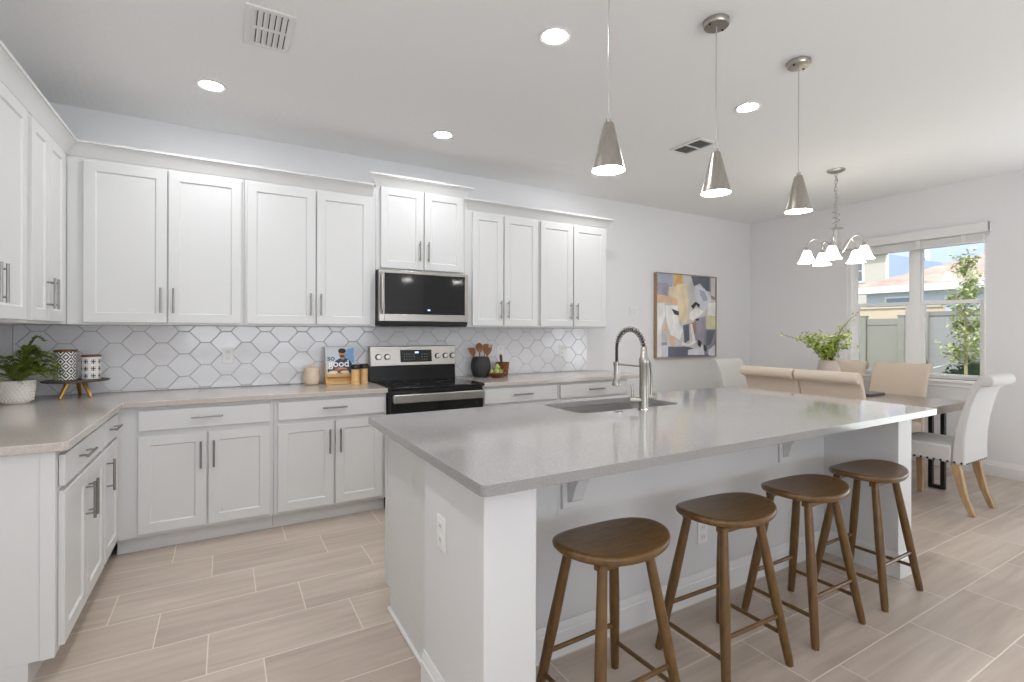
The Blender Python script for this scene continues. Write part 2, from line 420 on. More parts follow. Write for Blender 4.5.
tb = mb.build('backsplash_tiling', [M_tile, M_grout], smooth=0); tb['kind'] = 'structure'

# ------------------------------------------------------------------ cabinet builders
PBU = lambda u, n, z: (u, YU - n, z)
PBB = lambda u, n, z: (u, YB - n, z)
PLU = lambda u, n, z: (XU + n, u, z)
PLB = lambda u, n, z: (XB + n, u, z)
def shaker(P, u0, u1, z0, z1, n0=.0015, t=.020, fr=.058, rec=.008, sl=.007):
    m = MB(); n1 = n0 + t; n2 = n1 - rec
    o = [(u0, z0), (u1, z0), (u1, z1), (u0, z1)]; e = .0018
    oi = [(u0 + e, z0 + e), (u1 - e, z0 + e), (u1 - e, z1 - e), (u0 + e, z1 - e)]
    i1 = [(u0 + fr, z0 + fr), (u1 - fr, z0 + fr), (u1 - fr, z1 - fr), (u0 + fr, z1 - fr)]
    i2 = [(u0 + fr + sl, z0 + fr + sl), (u1 - fr - sl, z0 + fr + sl), (u1 - fr - sl, z1 - fr - sl), (u0 + fr + sl, z1 - fr - sl)]
    rings = [(o, n0), (o, n1 - e), (oi, n1), (i1, n1), (i2, n2)]
    vs = [P(u, n, z) for r, n in rings for u, z in r]; fs = []
    for a in range(4):
        for j in range(4): fs.append((a * 4 + j, a * 4 + (j + 1) % 4, a * 4 + 4 + (j + 1) % 4, a * 4 + 4 + j))
    fs += [(3, 2, 1, 0), (16, 17, 18, 19)]
    return m.add(vs, fs)
def slab(P, u0, u1, z0, z1, n0=.0015, t=.020):
    return MB().pbox(P, u0, u1, n0, n0 + t, z0, z1)
def pull(P, u0, z0, u1, z1, n0=.0215, out=.032, r=.006):
    m = MB(); m.tube([P(u0, n0 + out, z0), P(u1, n0 + out, z1)], r, 12)
    for t in (.14, .86):
        u, z = u0 + (u1 - u0) * t, z0 + (z1 - z0) * t
        m.tube([P(u, n0 - .001, z), P(u, n0 + out, z)], .0042, 8)
    return m
def add_door(root, P, u0, u1, z0, z1, hu=None, hz=None, name='door'):
    d = shaker(P, u0, u1, z0, z1).build(name, M_cab, root, smooth=0)
    if hu is not None: pull(P, hu, hz[0], hu, hz[1]).build('handle', M_nickel, d)
    return d
def add_drawer(root, P, u0, u1, z0, z1, h0, h1):
    d = slab(P, u0, u1, z0, z1).build('drawer', M_cab, root, bevel=.003)
    zc = (z0 + z1) / 2 + .008
    pull(P, h0, zc, h1, zc).build('handle', M_nickel, d)
    return d

GU = 'white upper cabinets'; GB = 'white base cabinets'
# uppers on the back wall: body x0-x1, doors, door z
def upper(label, x0, x1, z0, z1, doors, dz, hz):
    r = thing('upper_cabinet', label, 'cabinet', ((x0 + x1) / 2, D, z0), GU)
    m = MB(); m.box(x0 + .0008, x1 - .0008, YU, D - .0095, z0, z1); m.build('carcass', M_cab, r, bevel=.0015)
    for (a, b, hu) in doors: add_door(r, PBU, a, b, dz[0], dz[1], hu, hz)
    return r
ZU = (1.384, 2.374); HU = (1.448, 1.610)
upper('white two-door upper cabinet in the back corner, above the two decorated canisters', XU - .0, .114, 1.370, 2.470, [(-.752, -.330, -.361), (-.322, .097, -.293)], ZU, HU)
upper('white two-door upper cabinet just left of the microwave, above the open cookbook', .114, 1.030, 1.370, 2.470, [(.131, .580, .547), (.590, .989, .617)], ZU, HU)
upper('short raised white two-door cabinet directly over the microwave', 1.030, 1.800, 1.822, 2.540, [(1.066, 1.415, 1.382), (1.428, 1.776, 1.456)], (1.838, 2.482), (1.905, 2.068))
upper('white two-door upper cabinet just right of the microwave, above the utensil crock', 1.800, 2.560, 1.370, 2.470, [(1.868, 2.174, 2.142), (2.185, 2.545, 2.218)], ZU, HU)
upper('last white two-door upper cabinet at the right end of the back wall run', 2.560, 3.388, 1.370, 2.470, [(2.579, 2.953, 2.918), (2.965, 3.374, 2.995)], ZU, HU)
# uppers on the left wall
def upper_left(label, y0, y1, doors):
    r = thing('upper_cabinet', label, 'cabinet', (XL, (y0 + y1) / 2, 1.37), GU)
    m = MB(); m.box(XL + .001, XU, y0 + .0008, y1 - .0008, 1.370, 2.470); m.build('carcass', M_cab, r, bevel=.0015)
    for (a, b, hu) in doors: add_door(r, PLU, a, b, ZU[0], ZU[1], hu, HU)
upper_left('white two-door upper cabinet on the left wall nearest the back corner, above the fern', 3.222, YU - .001, [(3.252, 3.520, 3.486), (3.527, 3.822, 3.556)])
upper_left('white upper cabinet cut off by the left edge of the photo', 2.380, 3.222, [(2.400, 2.790, 2.758), (2.797, 3.186, 2.828)])

# crown mouldings
def crown_prof(z):
    return [(.0, z), (.006, z), (.012, z + .012), (.030, z + .042), (.046, z + .062), (.052, z + .066), (.052, z + .070), (.060, z + .073), (.060, z + .088), (.0, z + .088)]
mb = MB(); mb.sweep([(XU, 2.380), (XU, YU), (1.004, YU)], crown_prof(2.396), left=False)
# the end return
cm = mb.build('crown_molding', M_cab); tag(cm, 'long white crown moulding over the left and corner upper cabinets', 'moulding', 'crown mouldings on the upper cabinets')
def mitre_crown(path, z, label):
    m = MB(); m.sweep(path, crown_prof(z), left=False, miter_ends=True); o = m.build('crown_molding', M_cab)
    tag(o, label, 'moulding', 'crown mouldings on the upper cabinets')
mitre_crown([(1.032, YU), (1.798, YU)], 2.488, 'short raised white crown moulding over the microwave cabinet')
mitre_crown([(1.826, YU), (3.388, YU)], 2.396, 'white crown moulding over the two cabinets right of the microwave')

# base cabinets on the back wall
def base_back(label, x0, x1, drawers, doors, group=GB):
    r = thing('base_cabinet', label, 'cabinet', ((x0 + x1) / 2, D, 0), group)
    m = MB(); m.box(x0 + .0008, x1 - .0008, YB, D - .001, .100, CT - .0345); m.box(x0 + .0008, x1 - .0008, YB + .055, D - .001, 0.0005, .100)
    m.build('carcass', M_cab, r, bevel=.0015)
    for (a, b, h0, h1) in drawers: add_drawer(r, PBB, a, b, .734, .855, h0, h1)
    for (a, b, hu) in doors: add_door(r, PBB, a, b, .122, .705, hu, (.484, .650))
base_back('white base cabinet in the back corner with wide drawer and two doors', XB + .002, .283, [(-.446, .259, -.180, -.010)], [(-.446, -.099, -.129), (-.089, .259, -.060)])
base_back('white base cabinet with drawer and two doors just left of the range', .283, 1.040, [(.307, 1.024, .586, .750)], [(.307, .664, .634), (.676, 1.010, .706)])
base_back('white base cabinet with drawer just right of the range', 1.826, 2.592, [(1.846, 2.575, 2.110, 2.300)], [(1.846, 2.206, 2.176), (2.216, 2.575, 2.246)])
base_back('white base cabinet with drawer at the right end of the back counter', 2.592, 3.425, [(2.612, 3.405, 2.915, 3.100)], [(2.612, 3.004, 2.974), (3.013, 3.405, 3.043)])
# base cabinets on the left wall
def base_left(label, y0, y1, drawers, doors):
    r = thing('base_cabinet', label, 'cabinet', (XL, (y0 + y1) / 2, 0), GB)
    m = MB(); m.box(XL + .001, XB, y0 + .0008, y1 - .0008, .100, CT - .0345); m.box(XL + .001, XB - .075, y0 + .0008, y1 - .0008, .0005, .100)
    m.build('carcass', M_cab, r, bevel=.0015)
    if y0 < 2.6:
        m = MB(); m.box(XL + .002, XB + .001, y0 - .012, y0, .100, CT - .036); m.box(XL + .002, XB - .075, y0 - .012, y0, .0005, .0995); m.box(XB - .042, XB + .0015, y0 - .0165, y0 - .012, .100, CT - .036)
        m.build('end_panel', M_cab, r, bevel=.001)
    for (a, b, h0, h1) in drawers: add_drawer(r, PLB, a, b, .734, .855, h0, h1)
    for (a, b, hu) in doors: add_door(r, PLB, a, b, .122, .715, hu, (.497, .661))
base_left('white base cabinet at the near end of the left counter, with drawer and double doors', 2.505, 3.272, [(2.530, 3.252, 2.725, 2.895)], [(2.530, 2.887, 2.862), (2.895, 3.252, 2.92)])
base_left('narrow white base cabinet with one door on the left wall next to the corner', 3.272, YB - .001, [(3.284, 3.630, 3.370, 3.520)], [(3.284, 3.630, 3.312)])

# ------------------------------------------------------------------ counters on the walls
def plate(outer, hole, z0, z1):
    bm = bmesh.new(); tops = []
    for z in (z0, z1):
        es = []
        for loop in ([outer] + ([hole] if hole else [])):
            vs = [bm.verts.new((x, y, z)) for x, y in loop]
            es += [bm.edges.new((vs[i], vs[(i + 1) % len(vs)])) for i in range(len(vs))]; tops.append(vs)
        bmesh.ops.triangle_fill(bm, edges=es, use_beauty=True, use_dissolve=False)
    k = 2 if hole else 1
    for l in range(k):
        a, b = tops[l], tops[l + k]
        for i in range(len(a)): bm.faces.new((a[i], a[(i + 1) % len(a)], b[(i + 1) % len(a)], b[i]))
    bmesh.ops.recalc_face_normals(bm, faces=bm.faces)
    m = MB(); bm.verts.ensure_lookup_table(); bm.verts.index_update()
    m.add([v.co.copy() for v in bm.verts], [tuple(v.index for v in f.verts) for f in bm.faces]); bm.free(); return m
def rounded(x0, x1, y0, y1, r, n=6):
    out = []
    for cx, cy, a0 in ((x1 - r, y0 + r, -PI / 2), (x1 - r, y1 - r, 0), (x0 + r, y1 - r, PI / 2), (x0 + r, y0 + r, PI)):
        for i in range(n + 1):
            a = a0 + i * PI / 2 / n; out.append((cx + r * math.cos(a), cy + r * math.sin(a)))
    return out
YC = D - .642; XC = XL + .642
o = plate([(XL + .0015, 2.467), (XC - .012, 2.467), (XC, 2.479), (XC, YC), (1.042, YC), (1.042, D - .010), (XL + .0015, D - .010)], None, CT - .034, CT).build('countertop', M_quartz, bevel=.003)
tag(o, 'L-shaped greige stone countertop along the left wall and up to the range', 'countertop', 'greige wall countertops')
o = plate([(1.824, YC), (3.588, YC), (3.600, YC + .012), (3.600, D - .010), (1.824, D - .010)], None, CT - .034, CT).build('countertop', M_quartz, bevel=.003)
tag(o, 'short greige stone countertop between the range and the open wall', 'countertop', 'greige wall countertops')

# ------------------------------------------------------------------ range
RX0, RX1, RY = 1.047, 1.820, 3.615
r = thing('range', 'stainless and black electric range between the back base cabinets', 'stove', ((RX0 + RX1) / 2, D, 0))
m = MB(); m.box(RX0, RX1, RY + .03, D - .012, .03, .895)
for x in (RX0 + .05, RX1 - .09):
    for y in (RY + .08, D - .1): m.box(x, x + .04, y, y + .04, 0, .03)
m.build('body', M_black, r, bevel=.003)
m = MB(); m.box(RX0 - .001, RX1 + .001, RY - .012, D - .085, .8955, .918); ck = m.build('cooktop', M_blackglass, r, bevel=.006)
for cx, cy, rr in ((1.23, 3.80, .10), (1.62, 3.80, .12), (1.23, 4.05, .08), (1.62, 4.05, .09)):
    m = MB(); n = 40
    vs = [(cx + q * math.cos(2 * PI * k / n), cy + q * math.sin(2 * PI * k / n), .9184) for q in (rr, rr - .003) for k in range(n)]
    m.add(vs, [(k, (k + 1) % n, n + (k + 1) % n, n + k) for k in range(n)])
    m.build('burner_ring', M_red, ck, smooth=0)
m = MB(); m.box(RX0 + .006, RX1 - .006, RY, RY + .029, .22, .873); dr = m.build('oven_door', M_blackglass, r, bevel=.004)
m = MB(); m.box(RX0 + .020, RX1 - .020, RY - .040, RY - .026, .802, .866)
for x in (RX0 + .020, RX1 - .050): m.box(x, x + .03, RY - .03, RY + .002, .808, .860)
m.build('handle', M_steel, dr, bevel=.006, seg=3)
m = MB(); m.box(RX0 + .006, RX1 - .006, RY, RY + .029, .04, .212); m.build('drawer', M_steel, r, bevel=.004)
m = MB(); m.hexa([(RX0, D - .084, .9), (RX1, D - .084, .9), (RX1, D - .013, .9), (RX0, D - .013, .9), (RX0, D - .075, 1.04), (RX1, D - .075, 1.04), (RX1, D - .013, 1.04), (RX0, D - .013, 1.04)])
m.build('backguard', mat('backguard_black', (11, 11, 12), .3, spec=.3), r, bevel=.003)
m = MB(); m.hexa([(RX0, D - .102, 1.038), (RX1, D - .102, 1.038), (RX1, D - .013, 1.038), (RX0, D - .013, 1.038), (RX0, D - .076, 1.206), (RX1, D - .076, 1.206), (RX1, D - .013, 1.206), (RX0, D - .013, 1.206)])
pn = m.build('control_panel', M_steel, r, bevel=.005)
fp = lambda z: D - .102 + (z - 1.038) / .168 * .026
m = MB(); m.hexa([(1.305, fp(1.068) - .003, 1.068), (1.588, fp(1.068) - .003, 1.068), (1.588, fp(1.068) + .01, 1.068), (1.305, fp(1.068) + .01, 1.068), (1.305, fp(1.172) - .003, 1.172), (1.588, fp(1.172) - .003, 1.172), (1.588, fp(1.172) + .01, 1.172), (1.305, fp(1.172) + .01, 1.172)])
ds = m.build('display', M_blackglass, pn, bevel=.001)
m = MB(); m.box(1.435, 1.468, fp(1.15) - .0042, fp(1.15) - .0032, 1.142, 1.157); m.build('clock', M_display, pn, smooth=0)
m = MB()
for i in range(5):
    for j in range(3):
        x = 1.335 + i * .022; z = 1.088 + j * .022; m.box(x, x + .008, fp(z) - .0042, fp(z) - .0032, z, z + .006)
M_key = mat('keypad_print', (120, 122, 125), .4); m.build('keypad', M_key, pn, smooth=0); m = MB()
for i in range(3):
    for j in range(3):
        x = 1.495 + i * .022; z = 1.088 + j * .022; m.box(x, x + .010, fp(z) - .0042, fp(z) - .0032, z, z + .005)
m.build('keypad', M_key, pn, smooth=0)
for x in (1.115, 1.190, 1.643, 1.717, 1.785):
    z = 1.115; m = MB(); y = fp(z)
    m.tube([(x, y - .003, z), (x, y - .024, z + .003)], [.021, .018], 24)
    m.hexa([(x - .004, y - .030, z - .016), (x + .004, y - .030, z - .016), (x + .004, y - .02, z - .017), (x - .004, y - .02, z - .017), (x - .004, y - .030, z + .019), (x + .004, y - .030, z + .019), (x + .004, y - .02, z + .02), (x - .004, y - .02, z + .02)])
    kb = m.build('knob', M_chrome, pn)
    m = MB(); m.tube([(x, y + .003, z), (x, y - .0035, z)], .027, 24); m.build('knob_base', M_black, kb)

# ------------------------------------------------------------------ microwave
MY = D - .405
r = thing('microwave', 'stainless over-the-range microwave with black glass door above the stove', 'microwave', (1.415, D, 1.38))
MX0, MX1 = 1.034, 1.796
m = MB(); m.box(MX0, MX1, MY + .03, D - .012, 1.378, 1.8185); m.build('body', M_black, r, bevel=.004)
m = MB(); m.hexa([(MX0, MY + .018, 1.378), (MX1, MY + .018, 1.378), (MX1, MY + .05, 1.372), (MX0, MY + .05, 1.372), (MX0, MY + .004, 1.412), (MX1, MY + .004, 1.412), (MX1, MY + .05, 1.412), (MX0, MY + .05, 1.412)]); m.build('vent_strip', M_dark, r, bevel=.004)
m = MB(); P = lambda u, n, z: (u, MY - n, z)
# door: stainless frame round the glass
x0, x1, z0, z1 = MX0 + .002, MX1 - .001, 1.413, 1.817; gx0, gx1, gz0, gz1 = MX0 + .045, MX1 - .030, 1.470, 1.792
m.pbox(P, x0, gx0, -.03, .002, z0, z1); m.pbox(P, gx1, x1, -.03, .002, z0, z1); m.pbox(P, gx0 - .0005, gx1 + .0005, -.03, .002, z0, gz0); m.pbox(P, gx0 - .0005, gx1 + .0005, -.03, .002, gz1, z1)
dr = m.build('door', M_steel, r, bevel=.003)
m = MB(); m.pbox(P, gx0, gx0 + .318, -.02, -.001, gz0, gz1); m.build('door_window', mat('tinted_window', (30, 30, 31), .08), dr, smooth=0)
m = MB(); m.pbox(P, gx0 + .319, gx1, -.02, -.0015, gz0, gz1); cp = m.build('control_panel', M_blackglass, dr, smooth=0)
m = MB(); m.box(1.434, 1.456, MY + .0002, MY + .0012, 1.500, 1.512); m.build('clock', M_display, cp, smooth=0)
m = MB(); m.tube([(MX0 + .022, MY - .002, 1.475), (MX0 + .020, MY - .030, 1.50), (MX0 + .020, MY - .034, 1.63), (MX0 + .020, MY - .030, 1.765), (MX0 + .022, MY - .002, 1.79)], .0105, 12); m.build('handle', M_steel, dr)
for x in (1.11, 1.60): m = MB(); m.tube([(x, MY + .09, 1.378), (x, MY + .09, 1.372)], .03, 16); m.build('underside_light', M_black, r)

# ------------------------------------------------------------------ island
IX0, IX1, IY0, IY1 = .609, 3.428, 1.215, 2.488
isl = thing('kitchen_island', 'white kitchen island with end columns and a recessed seating side', 'island', (2.0, 1.85, 0))
FY = 1.300; WYB = 1.690
m = MB(); zt = CT - .0335
m.box(.655, .838, FY, 1.795, .0005, zt); m.build('column', M_island, isl, bevel=.003)
m = MB(); m.box(3.176, 3.328, FY, 1.795, .0005, zt); m.build('column', M_island, isl, bevel=.003)
m = MB(); m.box(.838, 3.176, WYB, WYB + .10, .0005, zt); m.build('knee_wall', M_island, isl, smooth=0)
m = MB(); m.box(.702, 1.47, 1.795, 2.438, .100, zt); m.box(.702, 1.47, 1.795, 2.365, .0005, .100)
m.box(2.40, 3.300, 1.795, 2.438, .100, zt); m.box(2.40, 3.300, 1.795, 2.365, .0005, .100)
m.box(1.47, 2.40, 1.795, 2.0, .0005, zt); m.box(1.47, 2.40, 2.00, 2.438, .100, .60); m.box(1.47, 2.40, 1.9, 2.365, .0005, .1); m.box(1.47, 2.40, 2.4335, 2.438, .6, zt)
m.build('cabinet_box', M_cab, isl, bevel=.0015)
m = MB(); m.box(.690, .7018, 1.797, 2.440, .100, zt); m.box(.690, .7018, 1.797, 2.365, .0005, .100); m.box(.6855, .690, 2.412, 2.440, .100, zt); m.build('end_panel', M_cab, isl, bevel=.001)
m = MB(); m.box(.6755, .690, 1.812, 2.365, .0005, .018); m.build('shoe_molding', M_trim, isl, bevel=.004)
PI_ = lambda u, n, z: (u, 2.438 + n, z)
for i, (a, b) in enumerate(((.71, 1.10), (1.11, 1.46), (1.48, 1.925), (1.935, 2.39), (2.41, 2.85), (2.86, 3.29))):
    add_door(isl, PI_, a, b, .122, .705, b - .04 if i % 2 == 0 else a + .04, (.49, .65))
for a, b in ((.71, 1.46), (1.48, 2.39), (2.41, 3.29)):
    d = slab(PI_, a, b, .734, .855).build('drawer', M_cab, isl, bevel=.003); pull(PI_, (a + b) / 2 - .08, .80, (a + b) / 2 + .08, .80).build('handle', M_nickel, d)
m = MB(); m.sweep([(.655, 1.795), (.655, FY), (.838, FY), (.838, WYB), (3.176, WYB), (3.176, FY), (3.328, FY), (3.328, 1.795)], base_prof(.135, .014), left=False)
m.build('baseboard', M_trim, isl)
for x in (1.262, 2.76):
    m = MB()
    m.box(x - .055, x + .055, WYB - .016, WYB - .001, .60, zt - .001)
    m.prism([(0, .625), (-.030, .640), (-.050, .70), (-.085, .76), (-.15, .82), (-.19, .85), (-.19, zt - .001), (0, zt - .001)], lambda p, a: (a, WYB - .016 + p[0], p[1]), x - .030, x + .030)
    m.build('corbel', M_island, isl, bevel=.004)
SX0, SX1, SY0, SY1 = 1.578, 2.325, 2.035, 2.412
o = plate(rounded(IX0, IX1, IY0, IY1, .022), rounded(SX0, SX1, SY0, SY1, .06), CT - .033, CT).build('countertop', M_quartz_i, bevel=.0025)
tag(o, 'large grey stone island countertop with an undermount sink cutout', 'countertop')
# sink bowl
sk = thing('sink', 'undermount stainless sink set into the island countertop', 'sink', ((SX0 + SX1) / 2, (SY0 + SY1) / 2, .66))
m = MB()
def ring(x0, x1, y0, y1, r, z): return [(x, y, z) for x, y in rounded(x0, x1, y0, y1, r)]
rings = [ring(SX0 - .02, SX1 + .02, SY0 - .02, SY1 + .02, .07, CT - .0345), ring(SX0 - .003, SX1 + .003, SY0 - .003, SY1 + .003, .06, CT - .0345), ring(SX0 + .004, SX1 - .004, SY0 + .004, SY1 - .004, .05, .70), ring(SX0 + .04, SX1 - .04, SY0 + .04, SY1 - .04, .04, .675)]
n = len(rings[0]); vs = [v for q in rings for v in q]; fs = []
for a in range(3): fs += [(a * n + i, a * n + (i + 1) % n, a * n + n + (i + 1) % n, a * n + n + i) for i in range(n)]
fs.append(tuple(range(3 * n, 4 * n))); m.add(vs, fs); m.build('basin', M_sinkmetal, sk, smooth=50)
m = MB(); m.lathe([(.045, .676), (.042, .680), (.02, .677)], (1.93, 2.24, 0), 24); m.build('drain', M_chrome, sk)

# faucet
FX, FYY = 1.945, 1.962
r = thing('faucet', 'tall spring-neck pull-down kitchen faucet behind the island sink', 'faucet', (FX, FYY, CT))
m = MB(); m.lathe([(.030, CT), (.030, CT + .006), (.024, CT + .012), (.0235, CT + .12), (.0235, CT + .245), (.0255, CT + .25), (.0255, CT + .275), (.019, CT + .285), (.0165, CT + .335), (.013, CT + .34)], (FX, FYY, 0), 24); m.build('column', M_faucet, r)
HYH = FYY + .214; R = .107; zc0 = 1.243
arc = [(FX, FYY, 1.235)] + [(FX, FYY + R - R * math.cos(a), zc0 + R * math.sin(a)) for a in [PI * i / 28 for i in range(29)]] + [(FX, HYH, 1.155)]
m = MB(); m.tube(arc, .0085, 10); m.build('hose', M_iron, r)
# spring coil round the neck
cp = [Vector(p) for p in arc[1:28]]; m = MB(); coil = []
T = 19
for i in range(T * 10 + 1):
    t = i / (T * 10) * (len(cp) - 1); a = int(min(t, len(cp) - 2)); f = t - a; p = cp[a].lerp(cp[a + 1], f)
    tg = (cp[a + 1] - cp[a]).normalized(); b = Vector((1, 0, 0)); c = tg.cross(b); w = 2 * PI * i / 10
    coil.append(p + (b * math.cos(w) + c * math.sin(w)) * .0145)
m.tube(coil, .0026, 5); m.build('spring', M_faucet, r)
m = MB(); m.lathe([(.010, 1.165), (.0165, 1.160), (.0165, 1.065), (.020, 1.055), (.0255, 1.04), (.0255, 1.028), (.018, 1.026)], (FX, HYH, 0), 20); m.build('spray_head', M_faucet, r)
m = MB(); m.tube([(FX, FYY, 1.150), (FX, HYH, 1.150)], .006, 10); m.lathe([(.0195, 1.14), (.0195, 1.163), (.017, 1.163)], (FX, HYH, 0), 16); m.build('support_arm', M_faucet, r)
m = MB(); m.tube([(FX, FYY, .968), (FX - .042, FYY + .036, .968)], .019, 16); m.tube([(FX - .040, FYY + .034, .968), (FX - .054, FYY + .046, .968)], .022, 16); m.build('valve', M_faucet, r)
m = MB(); m.tube([(FX - .044, FYY + .038, .985), (FX - .047, FYY + .042, 1.055)], [.008, .006], 10); m.build('lever', M_faucet, r)
m = MB(); m.tube([(FX + .015, FYY - .012, 1.19), (FX + .035, FYY - .012, 1.165), (FX + .043, FYY - .012, 1.10), (FX + .043, FYY - .012, 1.0), (FX + .035, FYY - .008, .985)], .006, 10); m.tube([(FX + .015, FYY, .985), (FX + .06, FYY - .014, .985)], .010, 10); m.build('filter_spout', M_faucet, r)
m = MB(); m.lathe([(.024, CT + .0003), (.024, CT + .004), (.019, CT + .007), (.012, CT + .0075)], (1.79, 1.985, 0), 24); o = m.build('air_switch', M_chrome)
tag(o, 'small round chrome button on the island counter in front of the sink', 'button')

# ------------------------------------------------------------------ outlets and switches
def outlet(label, P, u, z, w=.072, h=.116, gangs=1, rocker=False, group='white wall outlets'):
    r = thing('light_switch' if rocker else 'outlet', label, 'switch' if rocker else 'outlet', P(u, 0, z), None if rocker else group)
    m = MB(); m.pbox(P, u - w / 2, u + w / 2, .0003, .006, z - h / 2, z + h / 2); m.build('cover_plate', M_plastic, r, bevel=.002)
    for g in range(gangs):
        uc = u + (g - (gangs - 1) / 2) * .046; m = MB()
        if rocker: m.pbox(P, uc - .016, uc + .016, .0055, .009, z - .033, z + .033); m.build('rocker', M_trim, r, bevel=.002)
        else:
            for s_ in (-1, 1): m.pbox(P, uc - .0165, uc + .0165, .0055, .008, z + s_ * .024 - .016, z + s_ * .024 + .016)
            f = m.build('receptacle', M_trim, r, bevel=.004); m = MB()
            for s_ in (-1, 1):
                for q in (-.006, .006): m.pbox(P, uc + q - .001, uc + q + .001, .0075, .0083, z + s_ * .024 - .004, z + s_ * .024 + .006)
            m.build('slot', M_dark, f, smooth=0)
PT = lambda u, n, z: (u, D - .0088 - n, z)
outlet('white outlet on the tiles left of the range, above the corner counter', PT, .019, 1.150)
outlet('white outlet on the tiles between the range and the wooden mortar', PT, 2.325, 1.140)
outlet('white outlet on the tiles near their right end', PT, 3.060, 1.135)
outlet('white outlet on the left end column of the island', lambda u, n, z: (.655 - n, u, z), 1.620, .636)
outlet('white outlet low on the recessed island wall behind the second stool', lambda u, n, z: (u, WYB - n, z), 2.075, .335)
outlet('faint white switch plate on the back wall left of the painting', lambda u, n, z: (u, D - n, z), 4.075, 1.565, w=.125, h=.116, gangs=2, rocker=True)

# ------------------------------------------------------------------ ceiling things
def downlight():
    r = thing('recessed_light', 'x', 'ceiling light', (0, 0, 0), 'round recessed ceiling lights')
    m = MB(); m.lathe([(.080, -.0005), (.080, -.004), (.075, -.007), (.061, -.005), (.059, -.0005)], (0, 0, 0), 40); m.build('trim_ring', M_trim, r)
    m = MB(); m.lathe([(.0585, -.0012), (.0585, -.0035), (.04, -.0042), (.0001, -.0045)], (0, 0, 0), 40); m.build('lens', M_lens, r)
    return r
p0 = downlight(); p0.location = (-.075, 3.494, H); p0['label'] = 'round recessed light above the corner upper cabinets, nearest the left wall'
again(p0, 'round recessed light in front of the microwave cabinet', (1.409, 3.492, H))
again(p0, 'round recessed light between the large ceiling vent and the first pendant', (1.420, 2.047, H))
again(p0, 'round recessed light between the second and third pendants', (2.960, 2.058, H))

def register(label, x0, x1, y0, y1, cells, dark):
    r = thing('ceiling_vent', label, 'vent', ((x0 + x1) / 2, (y0 + y1) / 2, H), 'ceiling air vents')
    m = MB(); t = .028; z0, z1 = H - .010, H - .0004
    m.box(x0, x1, y0, y0 + t, z0, z1); m.box(x0, x1, y1 - t, y1, z0, z1); m.box(x0, x0 + t, y0 + t, y1 - t, z0, z1); m.box(x1 - t, x1, y0 + t, y1 - t, z0, z1)
    ym = (y0 + y1) / 2; m.box(x0 + t, x1 - t, ym - .008, ym + .008, z0, z1); m.build('frame', M_trim, r, bevel=.003)
    m = MB(); m.box(x0 + t, x1 - t, y0 + t, y1 - t, H - .0015, H - .0005); m.build('backing', M_dark, r, smooth=0)
    m = MB()
    for a, b in ((y0 + t, ym - .008), (ym + .008, y1 - t)):
        if cells:                                                   # blades run along y
            n = 6
            for i in range(n):
                x = x0 + t + (i + .5) * (x1 - x0 - 2 * t) / n
                m.hexa([(x - .013, a, H - .009), (x - .010, a, H - .010), (x - .010, b, H - .010), (x - .013, b, H - .009), (x + .006, a, H - .002), (x + .009, a, H - .003), (x + .009, b, H - .003), (x + .006, b, H - .002)])
        else:
            n = 7
            for i in range(n):
                y = a + (i + .5) * (b - a) / n
                m.hexa([(x0 + t, y - .004, H - .009), (x0 + t, y - .002, H - .010), (x1 - t, y - .002, H - .010), (x1 - t, y - .004, H - .009), (x0 + t, y + .002, H - .002), (x0 + t, y + .004, H - .003), (x1 - t, y + .004, H - .003), (x1 - t, y + .002, H - .002)])
    m.build('louvres', M_trim if cells else mat('vent_grey', (150, 149, 147), .6), r, smooth=0)
register('large white ceiling vent at the top left of the photo', .075, .285, 2.525, 2.880, True, False)
register('small ceiling vent with two dark grilles behind the second pendant', 3.105, 3.310, 2.555, 2.868, False, True)

def pendant():
    r = thing('pendant_light', 'x', 'pendant lamp', (0, 0, 0), 'nickel cone pendant lights')
    m = MB(); m.lathe([(.059, -.0005), (.059, -.020), (.055, -.026), (.0001, -.028)], (0, 0, 0), 36)
    cn = m.build('canopy', M_brush, r)
    m = MB()
    for a in (0, PI): m.ball((.045 * math.cos(a), .045 * math.sin(a), -.028), .006, 8, 5)
    m.build('screw', M_dark, cn)
    zt_ = 2.185 - H; zb = 1.992 - H
    m = MB(); m.tube([(0, 0, -.026), (0, 0, zt_ + .005)], .0028, 8); m.build('cord', mat('cord_silver', (190, 188, 185), .35, .6), r)
    m = MB(); m.lathe([(.006, zt_ + .020), (.011, zt_ + .016), (.011, zt_ + .001), (.019, zt_), (.021, zt_ - .004), (.0675, zb), (.066, zb), (.019, zt_ - .008)], (0, 0, 0), 44); m.build('shade', M_brush, r)
    m = MB(); m.lathe([(.065, zb + .003), (.065, zb + .001), (.045, zb - .0005), (.0001, zb - .001)], (0, 0, 0), 40); m.build('diffuser', M_pend_lens, r)
    return r
p0 = pendant(); p0.location = (1.352, 1.565, H); p0['label'] = 'cone pendant light hanging nearest the stove, its ceiling canopy out of view'
again(p0, 'middle cone pendant light of the three over the island', (2.012, 1.565, H))
again(p0, 'cone pendant light nearest the chandelier', (2.703, 1.575, H))

